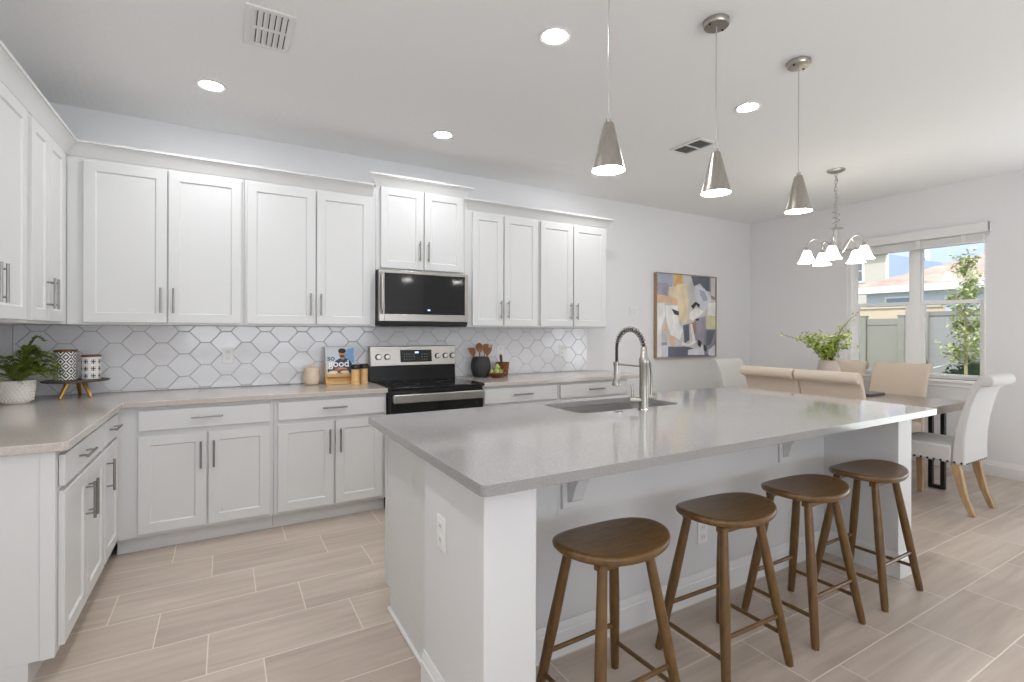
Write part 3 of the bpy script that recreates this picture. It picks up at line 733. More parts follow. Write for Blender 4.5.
# chandelier
CX, CY = 4.800, 2.455
r = thing('chandelier', 'five-arm nickel chandelier with white glass bell shades over the dining table', 'chandelier', (CX, CY, H))
m = MB(); m.lathe([(.072, H - .0005), (.070, H - .012), (.045, H - .026), (.012, H - .032)], (CX, CY, 0), 32); m.build('canopy', M_chand, r)
m = MB(); z = H - .03; i = 0
while z > 2.315:
    pts = []
    for k in range(13):
        a = 2 * PI * k / 12; w = .010 * math.cos(a); h = .020 * math.sin(a)
        pts.append((CX + (w if i % 2 else 0), CY + (0 if i % 2 else w), z - .018 + h))
    m.tube(pts, .0024, 6, cap=False); z -= .031; i += 1
m.build('chain', M_chand, r)
m = MB(); pts = [(CX + .012 * math.sin(t * .5), CY + .012 * math.cos(t * .5), H - .03 - t * .5 / 40) for t in range(41)]
pts = [p for p in pts if p[2] > 2.44] + [(CX + .03 * math.cos(t * .9), CY + .03 * math.sin(t * .9), 2.44 - t * .007) for t in range(18)]
m.tube(pts, .0026, 6); m.build('wire', mat('wire_grey', (160, 158, 155), .5, .5), r)
m = MB(); m.lathe([(.006, 2.315), (.010, 2.300), (.012, 2.285), (.058, 2.278), (.060, 2.272), (.018, 2.266), (.020, 2.24), (.017, 2.20), (.020, 2.15), (.024, 2.11), (.020, 2.06), (.014, 2.03), (.020, 2.015), (.012, 1.995), (.0001, 1.985)], (CX, CY, 0), 28); m.build('stem', M_chand, r)
# angle 0 of the arms faces the camera
tow = math.atan2(-CY, -CX)
for k in range(5):
    a = tow + math.radians(-7 - 72 * k); ca, sa = math.cos(a), math.sin(a)
    pr = [(.015, 2.06), (.035, 2.045), (.06, 2.055), (.085, 2.10), (.11, 2.15), (.14, 2.182), (.172, 2.190), (.205, 2.172), (.224, 2.14), (.228, 2.112)]
    m = MB(); m.tube([(CX + q * ca, CY + q * sa, z) for q, z in pr], .0055, 8); am = m.build('arm', M_chand, r)
    sx, sy = CX + (.228) * ca, CY + (.228) * sa
    m = MB(); m.lathe([(.006, 2.122), (.014, 2.118), (.022, 2.098), (.026, 2.088), (.010, 2.086)], (sx, sy, 0), 20); m.build('shade_holder', M_chand, am)
    m = MB(); m.lathe([(q, z + .03) for q, z in ((.024, 2.060), (.032, 2.045), (.041, 2.020), (.053, 1.985), (.069, 1.955), (.079, 1.945), (.077, 1.945), (.067, 1.957), (.051, 1.987), (.039, 2.020), (.030, 2.045), (.022, 2.058))], (sx, sy, 0), 28); m.build('shade', M_shade, r)

# ------------------------------------------------------------------ bar stools
def stool():
    r = thing('bar_stool', 'x', 'stool', (0, 0, 0), 'brown wooden bar stools along the island')
    a, b, th = .222, .147, .028
    def top(x, y): return .612 + .020 * (abs(x) / a) ** 2 - .004 * (abs(y) / b) ** 2
    n = 56; rr = [.0001, .25, .5, .72, .88, .96, 1.0]; vs = []; fs = []
    def out(w):
        c, s_ = math.cos(w), math.sin(w); e = 2 / 2.2
        x = a * math.copysign(abs(c) ** e, c); y = b * math.copysign(abs(s_) ** e, s_)
        return x, y
    lay = [(q, 0) for q in rr] + [(1.012, -.010), (1.0, -th + .006), (.97, -th)] + [(q, -th) for q in (.7, .35, .0001)]
    for q, dz in lay:
        for k in range(n):
            x, y = out(2 * PI * k / n); x *= q; y *= q; z = top(min(abs(x), a), min(abs(y), b)) + dz
            if q == 1.0 and dz == 0: z -= .004
            xs = x; y *= 1 + .055 * x / a; vs.append((.014 + x * .998 + y * .064, y * .998 - x * .064, z))
    for i in range(len(lay) - 1):
        for k in range(n): fs.append((i * n + k, i * n + (k + 1) % n, (i + 1) * n + (k + 1) % n, (i + 1) * n + k))
    m = MB(); m.add(vs, fs); m.build('seat', M_stool, r, smooth=60, weld=True)
    tops = {}; feet = {}
    for sx in (-1, 1):
        for sy in (-1, 1):
            t_ = Vector((sx * .104, sy * .084, .588)); f_ = Vector((sx * .191, sy * .166, 0)); tops[sx, sy] = t_; feet[sx, sy] = f_
            m = MB(); m.tube([f_, f_ + (t_ - f_) * .04, f_.lerp(t_, .5), t_], [.0145, .0165, .020, .0165], 14); m.build('leg', M_stool, r)
    at = lambda k, z: feet[k].lerp(tops[k], z / .588)
    for k0, k1, z in (((-1, -1), (1, -1), .195), ((-1, 1), (1, 1), .195), ((-1, -1), (-1, 1), .120), ((1, -1), (1, 1), .120)):
        m = MB(); m.tube([at(k0, z), at(k1, z)], .0085, 10); m.build('stretcher', M_stool, r)
    for sy in (-1, 1):
        m = MB(); m.box(-.128, .128, sy * .084 - .016, sy * .084 + .016, .562, .585); m.build('seat_rail', M_stool, r, bevel=.003)
    return r
p0 = stool(); p0.location = (1.164, 1.342, 0); p0.rotation_euler = (0, 0, math.radians(2)); p0['label'] = 'brown wooden bar stool nearest the left column of the island'
again(p0, 'second brown wooden bar stool from the left end of the island', (1.779, 1.345, 0), math.radians(-1))
again(p0, 'third brown wooden bar stool from the left end of the island', (2.349, 1.346, 0), 0)
again(p0, 'brown wooden bar stool farthest from the camera, against the right island column', (2.930, 1.345, 0), math.radians(1))

# ------------------------------------------------------------------ dining set
TX0, TX1, TY0, TY1, TZ = 4.385, 5.390, 1.705, 3.130, .760
r = thing('dining_table', 'weathered grey-brown wood dining table on black metal legs', 'table', ((TX0 + TX1) / 2, (TY0 + TY1) / 2, 0))
m = MB(); m.box(TX0, TX1, TY0, TY1, TZ - .062, TZ); m.build('tabletop', M_weather, r, bevel=.004)
for x in (TX0 + .065, TX1 - .11):
    for y in (TY0 + .125, TY1 - .24):
        m = MB()
        for yy in (y, y + .085): m.box(x, x + .04, yy, yy + .03, 0.001, TZ - .0625)
        m.box(x, x + .04, y + .03, y + .085, .001, .03); m.build('leg', M_iron, r, bevel=.003)

def dining_chair(fab, w=.245):
    r = thing('dining_chair', 'x', 'chair', (0, 0, 0), 'scroll-back upholstered dining chairs')
    # seat: soft box with crown
    m = MB(); nx, ny = 8, 8; y0, y1, zb, zt_ = -.135, .245, .366, .492; vs = []; fs = []
    for j in range(ny + 1):
        for i in range(nx + 1):
            u, v = i / nx * 2 - 1, j / ny * 2 - 1
            vs.append((w * u, y0 + (y1 - y0) * (v + 1) / 2, zt_ + .022 * (1 - u ** 4) * (1 - v ** 4)))
    G = lambda i, j: j * (nx + 1) + i
    fs = [(G(i, j), G(i + 1, j), G(i + 1, j + 1), G(i, j + 1)) for i in range(nx) for j in range(ny)]
    bd = [G(i, 0) for i in range(nx)] + [G(nx, j) for j in range(ny)] + [G(i, ny) for i in range(nx, 0, -1)] + [G(0, j) for j in range(ny, 0, -1)]
    k = len(vs); vs += [(vs[b][0] * .99, vs[b][1], zb) for b in bd]
    fs += [(bd[i], k + i, k + (i + 1) % len(bd), bd[(i + 1) % len(bd)]) for i in range(len(bd))] + [tuple(range(k, k + len(bd)))]
    m.add(vs, fs); m.build('seat', fab, r, bevel=.014, seg=3, smooth=60)
    rear = [(-.212, .362), (-.210, .47), (-.213, .58), (-.226, .69), (-.248, .805), (-.279, .908), (-.308, .954)]
    c = (-.326, .992); rad = .044
    a0 = math.atan2(rear[-1][1] - c[1], rear[-1][0] - c[0])
    roll = [(c[0] + rad * math.cos(t), c[1] + rad * math.sin(t)) for t in [a0 - (i * math.radians(255) / 14) for i in range(1, 15)]]
    front = [(-.250, .95), (-.220, .86), (-.182, .73), (-.155, .61), (-.140, .49), (-.136, .362)]
    m = MB(); m.prism(rear + roll + front, lambda p, a: (a, p[0], p[1]), -w - .003, w + .003); m.build('backrest', fab, r, bevel=.012, seg=3, smooth=50)
    for s_ in (-1, 1):
        x = s_ * (w - .036)
        m = MB(); sec = [(-.150, .362, .026), (-.172, .25, .024), (-.200, .13, .020), (-.248, .0005, .017)]
        vs = [(x + dx * h, y + dy * h, z) for y, z, h in sec for dx, dy in ((-1, -1), (1, -1), (1, 1), (-1, 1))]
        fs = [(i * 4 + q, i * 4 + (q + 1) % 4, i * 4 + 4 + (q + 1) % 4, i * 4 + 4 + q) for i in range(3) for q in range(4)] + [(3, 2, 1, 0), (12, 13, 14, 15)]
        m.add(vs, fs); m.build('leg', M_oak, r, bevel=.004, smooth=40)
        m = MB(); vs = [(x + dx * h, .205 + dy * h, z) for z, h in ((.365, .025), (.0005, .016)) for dx, dy in ((-1, -1), (1, -1), (1, 1), (-1, 1))]
        m.add(vs, [(q, (q + 1) % 4, 4 + (q + 1) % 4, 4 + q) for q in range(4)] + [(3, 2, 1, 0), (4, 5, 6, 7)]); m.build('leg', M_oak, r, bevel=.004)
    m = MB()
    for s_ in (-1, 1):
        for i in range(11): m.ball((s_ * (w + .003), -.195 + i * .041, .378), .0085, 8, 5)
    for i in range(1, 12): m.ball((-w + i * 2 * w / 12, -.2125, .374), .006, 8, 5)
    for i in range(1, 12): m.ball((-w + i * 2 * w / 12, .246, .374), .006, 8, 5)
    m.build('nailhead_trim', M_iron, r)
    return r
p0 = dining_chair(M_fab_white, .218); p0.location = (4.885, 1.712, 0); p0['label'] = 'off-white scroll-back dining chair in full view at the near end of the dining table'
again(p0, 'off-white scroll-back dining chair at the far head of the table, below the painting', (4.900, 3.335, 0), PI)
p1 = dining_chair(M_fab_tan, .232); p1.location = (4.368, 2.622, 0); p1.rotation_euler = (0, 0, -PI / 2); p1['label'] = 'beige dining chair with its back to the island, next to the far white head chair'
again(p1, 'beige dining chair with its back to the island, in front of the vase', (4.368, 2.138, 0), -PI / 2)
again(p1, 'beige dining chair on the window side, partly hidden by the vase plant', (5.500, 2.90, 0), PI / 2)
again(p1, 'beige dining chair on the window side, between the vase and the near white chair', (5.500, 2.355, 0), PI / 2)

m = MB()
for i in range(3): m.box(4.95 + i * .002, 5.245 - i * .002, 2.25, 2.45, TZ + .0006 + i * .009, TZ + .0074 + i * .009)
m.box(4.96, 5.235, 2.26, 2.44, TZ + .001, TZ + .026)
o = m.build('tray', mat('tray_dark', (96, 88, 82), .5), bevel=.002); tag(o, 'low ridged grey-brown tray on the dining table', 'tray')

# vase with leafy branches
VX, VY = 4.880, 2.560
r = thing('vase_with_branches', 'taupe vase of leafy green branches on the dining table', 'plant', (VX, VY, TZ))
m = MB(); m.lathe([(.045, TZ + .0006), (.075, TZ + .02), (.098, TZ + .10), (.100, TZ + .17), (.090, TZ + .25), (.074, TZ + .295), (.078, TZ + .315), (.070, TZ + .315), (.066, TZ + .29), (.06, TZ + .2)], (VX, VY, 0), 32); m.build('vase', M_vase, r)
tw = MB(); lf = MB(); rv = random.Random(3)
side = Vector((math.cos(-YAW), math.sin(-YAW), 0)); fw = Vector((math.sin(YAW), math.cos(YAW), 0))
def leaf(mb_, p, d, L, W, up=None):
    d = d.normalized(); up = up or Vector((rv.uniform(-.5, .5), rv.uniform(-.5, .5), 1)); s_ = d.cross(up).normalized(); n_ = s_.cross(d)
    pts = [p, p + d * L * .3 + s_ * W * .42 + n_ * .06 * L, p + d * L * .62 + s_ * W * .40 + n_ * .06 * L, p + d * L - n_ * .08 * L, p + d * L * .62 - s_ * W * .40 + n_ * .06 * L, p + d * L * .3 - s_ * W * .42 + n_ * .06 * L, p + d * L * .5 - n_ * .02 * L]
    mb_.add(pts, [(0, 1, 6), (1, 2, 6), (2, 3, 6), (3, 4, 6), (4, 5, 6), (5, 0, 6)])
branches = [(-.40, .06, .27, 0), (-.27, -.08, .27, 1), (-.20, .1, .25, 1), (-.14, -.1, .27, 1), (-.06, .12, .24, 1), (.04, -.08, .22, 1), (.10, .1, .25, 1), (.14, -.05, .30, 1), (.28, .02, .46, 0), (.17, .0, .27, 1), (-.16, .05, .20, 1), (.12, .06, .15, 1), (-.10, -.04, .14, 1), (.15, -.1, .20, 1), (0, 0, .16, 1), (.22, .06, .38, 0)]
for sx, fy, up, dense in branches:
    o_ = Vector((VX, VY, TZ + .28)); p0_ = o_ + side * sx * .1
    p3 = o_ + side * sx + fw * fy + Vector((0, 0, up)); ctl = o_ + side * sx * .30 + fw * fy * .4 + Vector((0, 0, up * .8))
    pts = [(1 - t) ** 2 * p0_ + 2 * t * (1 - t) * ctl + t * t * p3 for t in [i / 12 for i in range(13)]]
    tw.tube(pts, [.0035 - .002 * i / 12 for i in range(13)], 5)
    for i in range(3 if dense else 6, 13):
        for q in range(5 if dense else 2):
            off = Vector((rv.uniform(-1, 1), rv.uniform(-1, 1), rv.uniform(-1, 1))) * (.035 if dense else .02)
            leaf(lf, pts[i] + off, Vector((rv.uniform(-1, 1), rv.uniform(-1, 1), rv.uniform(-.8, .8))), rv.uniform(.028, .048) * (1 if dense else .7), rv.uniform(.020, .032) * (1 if dense else .7))
tw.build('branches', M_twig, r); lf.build('foliage', M_leaf, r, smooth=0)

# ------------------------------------------------------------------ painting
AX0, AX1, AZ0, AZ1 = 4.395, 5.460, 1.020, 2.038
r = thing('painting', 'framed abstract painting in grey, cream and peach on the back wall', 'painting', ((AX0 + AX1) / 2, D, AZ0))
m = MB(); yb, yf = D - .001, D - .050; t = .009
m.box(AX0, AX0 + t, yf, yb, AZ0, AZ1); m.box(AX1 - t, AX1, yf, yb, AZ0, AZ1); m.box(AX0 + t, AX1 - t, yf, yb, AZ0, AZ0 + t); m.box(AX0 + t, AX1 - t, yf, yb, AZ1 - t, AZ1)
m.build('frame', mat('frame_wood', (158, 132, 104), .45, vary=((30, 30, 30), .15, 3)), r, bevel=.001)
cols = dict(bg=(206, 203, 200), blue=(168, 178, 196), peach=(222, 186, 152), cream=(228, 212, 182), white=(236, 235, 233), slate=(104, 110, 122), dark=(58, 60, 70), mauve=(166, 158, 172), rose=(176, 128, 120), tan=(216, 176, 118), lime=(212, 208, 172), grey=(140, 142, 150), pale=(214, 216, 224))
keys = list(cols); mats = [mat('paint_' + k, cols[k], .7, vary=((9, 9, 5), .16, 6)) for k in keys]
m = MB(); m.box(AX0 + t, AX1 - t, yf + .012, yb, AZ0 + t, AZ1 - t, 0)
W_, H_ = AX1 - AX0, AZ1 - AZ0
def quadpx(u, v):   # reads the crop (620 x 682): picture corners (105,92) (470,110) (470,597) (105,612)
    s_ = (u - 122) / (470 - 122); top = 97 + (110 - 97) * s_; bot = 608 + (595 - 608) * s_
    return AX0 + t + (W_ - 2 * t) * min(1, max(0, s_)), AZ1 - t - (H_ - 2 * t) * min(1, max(0, (v - top) / (bot - top)))
patch = [('blue', [(122, 97), (222, 100), (205, 190), (150, 230), (122, 235)]), ('mauve', [(122, 150), (190, 160), (185, 240), (122, 250)]), ('peach', [(122, 225), (200, 235), (250, 260), (245, 290), (180, 270), (122, 275)]),
    ('tan', [(215, 100), (268, 103), (270, 170), (235, 175), (218, 215)]), ('cream', [(235, 160), (300, 150), (305, 360), (285, 400), (250, 380), (240, 260)]), ('cream', [(190, 180), (240, 170), (245, 250), (200, 240)]),
    ('white', [(122, 280), (165, 275), (170, 350), (150, 420), (150, 600), (122, 606)]), ('white', [(170, 290), (240, 290), (250, 400), (270, 440), (250, 500), (225, 480), (200, 470), (180, 400)]), ('dark', [(205, 310), (245, 325), (248, 350), (222, 345)]),
    ('bg', [(270, 105), (320, 107), (330, 200), (305, 300), (298, 180)]), ('slate', [(318, 106), (430, 109), (432, 200), (405, 190), (370, 150), (335, 170)]), ('pale', [(345, 160), (400, 180), (440, 240), (440, 280), (400, 320), (360, 280), (340, 200)]),
    ('blue', [(365, 185), (400, 200), (420, 250), (395, 260), (375, 225)]), ('grey', [(430, 110), (470, 111), (470, 250), (445, 245), (432, 190)]), ('bg', [(436, 112), (468, 112), (466, 230), (440, 220)]),
    ('white', [(310, 330), (350, 300), (400, 320), (370, 350), (330, 380), (308, 370)]), ('dark', [(318, 290), (345, 262), (372, 280), (366, 300), (350, 282), (330, 310)]),
    ('white', [(420, 270), (470, 262), (470, 350), (420, 345)]), ('lime', [(408, 350), (470, 352), (470, 428), (412, 428)]), ('mauve', [(340, 370), (405, 350), (412, 440), (390, 530), (350, 520), (330, 420)]),
    ('rose', [(305, 400), (345, 385), (350, 450), (330, 480)]), ('slate', [(270, 410), (305, 400), (310, 500), (280, 520)]), ('slate', [(185, 540), (300, 540), (420, 575), (440, 596), (185, 604)]), ('grey', [(400, 430), (470, 430), (470, 590), (390, 580)]),
    ('slate', [(412, 440), (468, 436), (440, 520), (408, 540)]), ('white', [(262, 530), (300, 540), (355, 510), (340, 500), (300, 525), (265, 510)]), ('white', [(310, 400), (325, 400), (345, 510), (330, 515)]), ('dark', [(360, 495), (383, 510), (375, 545), (358, 530)]),
    ('pale', [(425, 560), (465, 525), (468, 590), (425, 592)]), ('dark', [(395, 520), (415, 545), (412, 575), (398, 560)]), ('peach', [(195, 470), (222, 480), (222, 545), (200, 530)]), ('pale', [(150, 510), (185, 505), (185, 600), (150, 602)]),
    ('mauve', [(150, 515), (180, 512), (178, 530), (150, 535)]), ('pale', [(300, 560), (390, 540), (400, 590), (300, 590)]), ('peach', [(165, 400), (180, 410), (178, 450), (162, 440)]), ('dark', [(345, 370), (362, 365), (365, 378), (348, 380)])]
for i, (k, poly) in enumerate(patch):
    q = [quadpx(*p) for p in poly]; y = yf + .0118 - i * .00012
    m.add([(x, y, z) for x, z in q], [tuple(range(len(q)))], keys.index(k))
m.build('canvas', mats, r, smooth=0)

# ------------------------------------------------------------------ things on the left counter
# fern in white planter
PX, PY = -1.040, 3.905
r = thing('potted_fern', 'green fern in a white textured pot on the corner counter', 'plant', (PX, PY, CT))
m = MB(); prof = [(.054, CT + .0006), (.066, CT + .012), (.075, CT + .045), (.079, CT + .085), (.080, CT + .132), (.075, CT + .134), (.072, CT + .11), (.069, CT + .06), (.0001, CT + .055)]
m.lathe(prof, (PX, PY, 0), 40)
for j in range(7):
    z = CT + .02 + j * .0165; rad = .0685 + .0105 * min(1, (z - CT) / .085)
    for k in range(26):
        a = 2 * PI * (k + .5 * (j % 2)) / 26; m.ball((PX + rad * math.cos(a), PY + rad * math.sin(a), z), (.0055, .0055, .0075), 6, 4)
m.build('pot', M_planter, r)
m = MB(); m.lathe([(.0695, CT + .104), (.0001, CT + .112)], (PX, PY, 0), 24); m.build('soil', M_soil, r)
fm = MB(); rv = random.Random(11)
def frond(ang, reach, rise, droop, wid):
    base = Vector((PX, PY, CT + .11)); d = Vector((math.cos(ang), math.sin(ang), 0)); n = 26; pts = []
    for i in range(n + 1):
        t = i / n; p = base + d * (reach * t) + Vector((0, 0, rise * math.sin(min(1, t * 1.15) * PI * .62) - droop * t * t))
        p.x = max(p.x, XL + .012); p.y = min(p.y, D - .02); pts.append(p)
    fm.tube(pts, [.0022 - .0012 * i / n for i in range(n + 1)], 5)
    for i in range(3, n + 1):
        tg = (pts[i] - pts[i - 1]); tg = tg.normalized() if tg.length > 1e-6 else d; s_ = tg.cross(Vector((0, 0, 1))).normalized(); w = wid * math.sin(PI * (.12 + .86 * i / n)) + .004
        for sg in (-1, 1):
            leaf(fm, pts[i], s_ * sg + tg * .45 + Vector((0, 0, rv.uniform(-.25, .45))), w, .019, Vector((0, 0, 1)) + s_ * sg * .3)
for ang, reach, rise, droop, wid in ((.25, .34, .10, .05, .042), (.05, .27, .13, .06, .045), (.55, .26, .22, .02, .040), (-.25, .28, .09, .06, .042), (-.7, .22, .10, .06, .040), (-1.2, .2, .10, .08, .04), (-1.8, .2, .09, .08, .04), (-2.4, .13, .12, .04, .04), (1.1, .2, .22, .02, .04), (1.6, .2, .20, .04, .04), (2.4, .12, .17, .04, .04), (.8, .2, .14, .05, .042), (-.45, .15, .16, .02, .04), (.15, .17, .17, .02, .04), (.35, .30, .13, .05, .045), (.1, .33, .11, .07, .042), (-.1, .22, .15, .05, .045), (-.5, .25, .12, .07, .042), (-1.0, .18, .14, .05, .045), (-1.5, .16, .13, .05, .045), (.45, .16, .2, .02, .042), (.7, .24, .19, .03, .04), (.1, .13, .27, .0, .034), (-.1, .20, .19, .03, .04), (-3.0, .11, .12, .04, .035)):
    frond(ang, min(reach, .115 if .22 < ang < 1.3 else .215), rise, droop, wid)
fm.build('foliage', M_fern, r, smooth=0)

# riser stand
SXc, SYc = -.812, 4.085
r = thing('riser_stand', 'round dark tray riser on brass legs on the corner counter', 'stand', (SXc, SYc, CT))
m = MB(); m.lathe([(.160, CT + .1), (.166, CT + .102), (.166, CT + .109), (.160, CT + .111), (.0001, CT + .111)], (SXc, SYc, 0), 48); m.build('tray', M_stonedark, r)
for a in (-.55, -2.3, 1.55):
    m = MB(); c, s_ = math.cos(a), math.sin(a)
    m.tube([(SXc + .05 * c, SYc + .05 * s_, CT + .097), (SXc + .095 * c, SYc + .095 * s_, CT + .0008)], [.013, .009], 10); m.build('leg', M_gold, r)
# decorated canisters
def pattern_mat(name, kind):
    m = bpy.data.materials.new(name); m.use_nodes = True; nt = m.node_tree; b = nt.nodes['Principled BSDF']; N = nt.nodes.new; L = nt.links.new
    def M2(op, a, b_=None):
        n = N('ShaderNodeMath'); n.operation = op
        for i, x in enumerate((a, b_)):
            if x is None: continue
            if isinstance(x, (int, float)): n.inputs[i].default_value = x
            else: L(x, n.inputs[i])
        return n.outputs[0]
    tc = N('ShaderNodeTexCoord'); sp = N('ShaderNodeSeparateXYZ'); L(tc.outputs['Object'], sp.inputs[0])
    ang = M2('DIVIDE', M2('ARCTAN2', sp.outputs[1], sp.outputs[0]), 2 * PI)
    nu, hv = (7, .058) if kind == 'diamond' else (8, .045)
    fu = M2('ABSOLUTE', M2('SUBTRACT', M2('FRACT', M2('ADD', M2('MULTIPLY', ang, nu), 20.0)), .5))
    fv = M2('ABSOLUTE', M2('SUBTRACT', M2('FRACT', M2('ADD', M2('DIVIDE', sp.outputs[2], hv), 20.0)), .5))
    if kind == 'diamond':
        d = M2('ADD', fu, fv); w = M2('FRACT', M2('MULTIPLY', d, 3.0)); k = M2('GREATER_THAN', w, .52)
        dark = lin(62, 64, 72)
    else:
        cr = M2('LESS_THAN', M2('MINIMUM', fu, fv), .075); rd = M2('LESS_THAN', M2('ADD', fu, fv), .36); t2 = M2('MULTIPLY', cr, rd)
        dd = M2('LESS_THAN', M2('ADD', M2('ABSOLUTE', M2('SUBTRACT', fu, .22)), M2('ABSOLUTE', M2('SUBTRACT', fv, .22))), .075); k = M2('MAXIMUM', t2, dd)
        k = M2('MAXIMUM', k, M2('LESS_THAN', M2('ADD', fu, fv), .13)); dark = lin(44, 46, 54)
    mx = N('ShaderNodeMix'); mx.data_type = 'RGBA'; L(k, mx.inputs[0]); mx.inputs[6].default_value = lin(232, 229, 224); mx.inputs[7].default_value = dark
    L(mx.outputs[2], b.inputs['Base Color']); b.inputs['Roughness'].default_value = .3
    return m
ZS = CT + .1115
def canister(label, x, y, rad, h, kind):
    r = thing('canister', label, 'canister', (x, y, ZS), 'decorated canisters on the riser')
    m = MB(); m.lathe([(rad - .004, ZS + .0004), (rad, ZS + .004), (rad, ZS + h - .004), (rad - .003, ZS + h)], (x, y, 0), 40); m.build('jar', pattern_mat('glaze_' + kind, kind), r)
    m = MB(); m.lathe([(rad + .001, ZS + h + .0005), (rad + .002, ZS + h + .004), (rad + .001, ZS + h + .010), (rad - .006, ZS + h + .012), (.0001, ZS + h + .012)], (x, y, 0), 40); m.build('lid', M_acacia, r)
canister('taller canister with dense diamond pattern and wooden lid, on the riser beside the fern', -.860, 4.075, .057, .176, 'diamond')
canister('shorter white canister with dark cross motifs and wooden lid, on the riser', -.738, 4.082, .049, .142, 'cross')

# cream lidded jar
jx, jy = .588, 4.165
r = thing('lidded_jar', 'cream ribbed lidded jar on the counter left of the cookbook', 'jar', (jx, jy, CT))
m = MB(); n = 48; prof = [(.044, .0006), (.052, .006), (.058, .03), (.059, .06), (.056, .085), (.054, .108), (.050, .108)]
vs = []; fs = []
for q, z in prof:
    for k in range(n): w = 2 * PI * k / n; rr_ = q * (1 + (.018 if (k % 2 and z > .01 and z < .1) else 0)); vs.append((jx + rr_ * math.cos(w), jy + rr_ * math.sin(w), CT + z))
for i in range(len(prof) - 1): fs += [(i * n + k, i * n + (k + 1) % n, (i + 1) * n + (k + 1) % n, (i + 1) * n + k) for k in range(n)]
fs.append(tuple(range(n))[::-1]); m.add(vs, fs); m.build('jar_body', M_cream, r, smooth=60)
m = MB(); m.lathe([(.055, CT + .1085), (.057, CT + .113), (.056, CT + .128), (.050, CT + .136), (.02, CT + .141), (.0001, CT + .141)], (jx, jy, 0), 40); ld = m.build('lid', M_cream, r)
m = MB(); m.lathe([(.008, CT + .140), (.010, CT + .150), (.008, CT + .158), (.0001, CT + .160)], (jx, jy, 0), 16); m.build('knob', M_cream, ld)

# cookbook on bamboo stand
bx, by = .800, 4.130
st = thing('cookbook_stand', 'light bamboo cookbook stand on the counter left of the range', 'stand', (bx, by, CT))
tilt = math.radians(17)
def BP(u, n, s_): # u along x, s up the slope, n toward viewer
    return (bx + u, by + .0 + s_ * math.sin(tilt) - n * math.cos(tilt), CT + .012 + s_ * math.cos(tilt) + n * math.sin(tilt))
m = MB(); m.pbox(BP, -.105, .105, .0, .010, .0, .185); m.build('back_board', M_bamboo, st, bevel=.002)
m = MB(); m.pbox(BP, -.105, .105, .0105, .052, .034, .043); m.pbox(BP, -.105, .105, .045, .052, .0435, .058); m.build('ledge', M_bamboo, st, bevel=.002)
m = MB()
for s_ in (-1, 1): m.prism([(by - .052, CT + .0006), (by + .085, CT + .0006), (by + .085, CT + .012), (by + .05, CT + .165), (by + .035, CT + .165), (by - .02, CT + .05), (by - .052, CT + .02)], lambda p, a: (a, p[0], p[1]), bx + s_ * .112 - .006, bx + s_ * .112 + .006)
m.box(bx - .106, bx + .106, by - .050, by - .040, CT + .0008, CT + .022); m.build('base', M_bamboo, st, bevel=.002)
bk = thing('cookbook', 'cookbook with a man in a dark shirt on its cover, propped on the bamboo stand', 'book', BP(0, .02, .045))
BW, B0, B1 = .112, .0445, .285
m = MB(); m.pbox(BP, -BW + .004, BW - .003, .0125, .0295, B0 + .003, B1 - .003); m.build('pages', mat('paper', (236, 230, 218), .8), bk, smooth=0)
m = MB(); m.pbox(BP, -BW, BW, .0300, .0322, B0, B1); m.pbox(BP, -BW, BW, .0107, .0122, B0, B1); m.pbox(BP, -BW, -BW + .003, .0107, .0322, B0, B1); cv = m.build('cover', mat('cover_grey', (206, 212, 218), .4), bk, smooth=0)
m = MB(); lay = .0324
def cov(poly, mi, k): m.add([BP(u, lay + k * .00012, s_) for u, s_ in poly], [tuple(range(len(poly)))], mi)
def ell(cu, cs, ru, rs, n=18): return [(cu + ru * math.cos(2 * PI * i / n), cs + rs * math.sin(2 * PI * i / n)) for i in range(n)]
cov([(.02, B0 + .13), (.108, B0 + .10), (.110, B1 - .01), (.06, B1 - .02)], 6, 0)
cov([(-.058, B0 + .02), (.088, B0 + .02), (.094, B0 + .09), (.072, B0 + .128), (.04, B0 + .145), (-.0, B0 + .145), (-.036, B0 + .125), (-.056, B0 + .09)], 0, 1)
cov(ell(.018, B0 + .178, .027, .036), 1, 2); cov([(.006, B0 + .135), (.032, B0 + .135), (.030, B0 + .155), (.008, B0 + .155)], 1, 2)
cov(ell(.018, B0 + .205, .031, .021), 2, 3); cov(ell(.018, B0 + .160, .020, .012), 3, 3)
cov(ell(.0, B0 + .045, .055, .025), 1, 4); cov(ell(.02, B0 + .035, .045, .02), 4, 5); cov(ell(.03, B0 + .03, .034, .012), 5, 6); cov(ell(-.06, B0 + .045, .04, .03), 3, 4); cov(ell(-.06, B0 + .03, .034, .014), 5, 6)
m.build('cover_photo', [mat('navy_shirt', (50, 62, 92), .5), mat('skin_print', (196, 148, 122), .5), mat('hair_print', (36, 30, 30), .5), mat('brown_print', (92, 66, 54), .5), mat('food_print', (150, 84, 52), .5), mat('plate_print', (236, 226, 210), .5), mat('sky_print', (120, 160, 205), .5)], cv, smooth=0)
M_letter = mat('cover_lettering', (250, 250, 250), .5); M_letter_d = mat('cover_small_lettering', (60, 66, 84), .5)
def BM(u, n, s_): # matrix that lays xy text on the cover
    o_ = Vector(BP(u, n, s_)); ex = Vector(BP(1, 0, 0)) - Vector(BP(0, 0, 0)); ey = Vector(BP(0, 0, 1)) - Vector(BP(0, 0, 0)); ez = Vector(BP(0, 1, 0)) - Vector(BP(0, 0, 0))
    return Matrix(((ex.x, ey.x, ez.x, o_.x), (ex.y, ey.y, ez.y, o_.y), (ex.z, ey.z, ez.z, o_.z), (0, 0, 0, 1)))
text_mesh('title_lettering', 'so', M_letter_d, cv, .062, BM(-.070, .0335, B0 + .145))
text_mesh('title_lettering', 'good', M_letter, cv, .078, BM(-.012, .0336, B0 + .098))

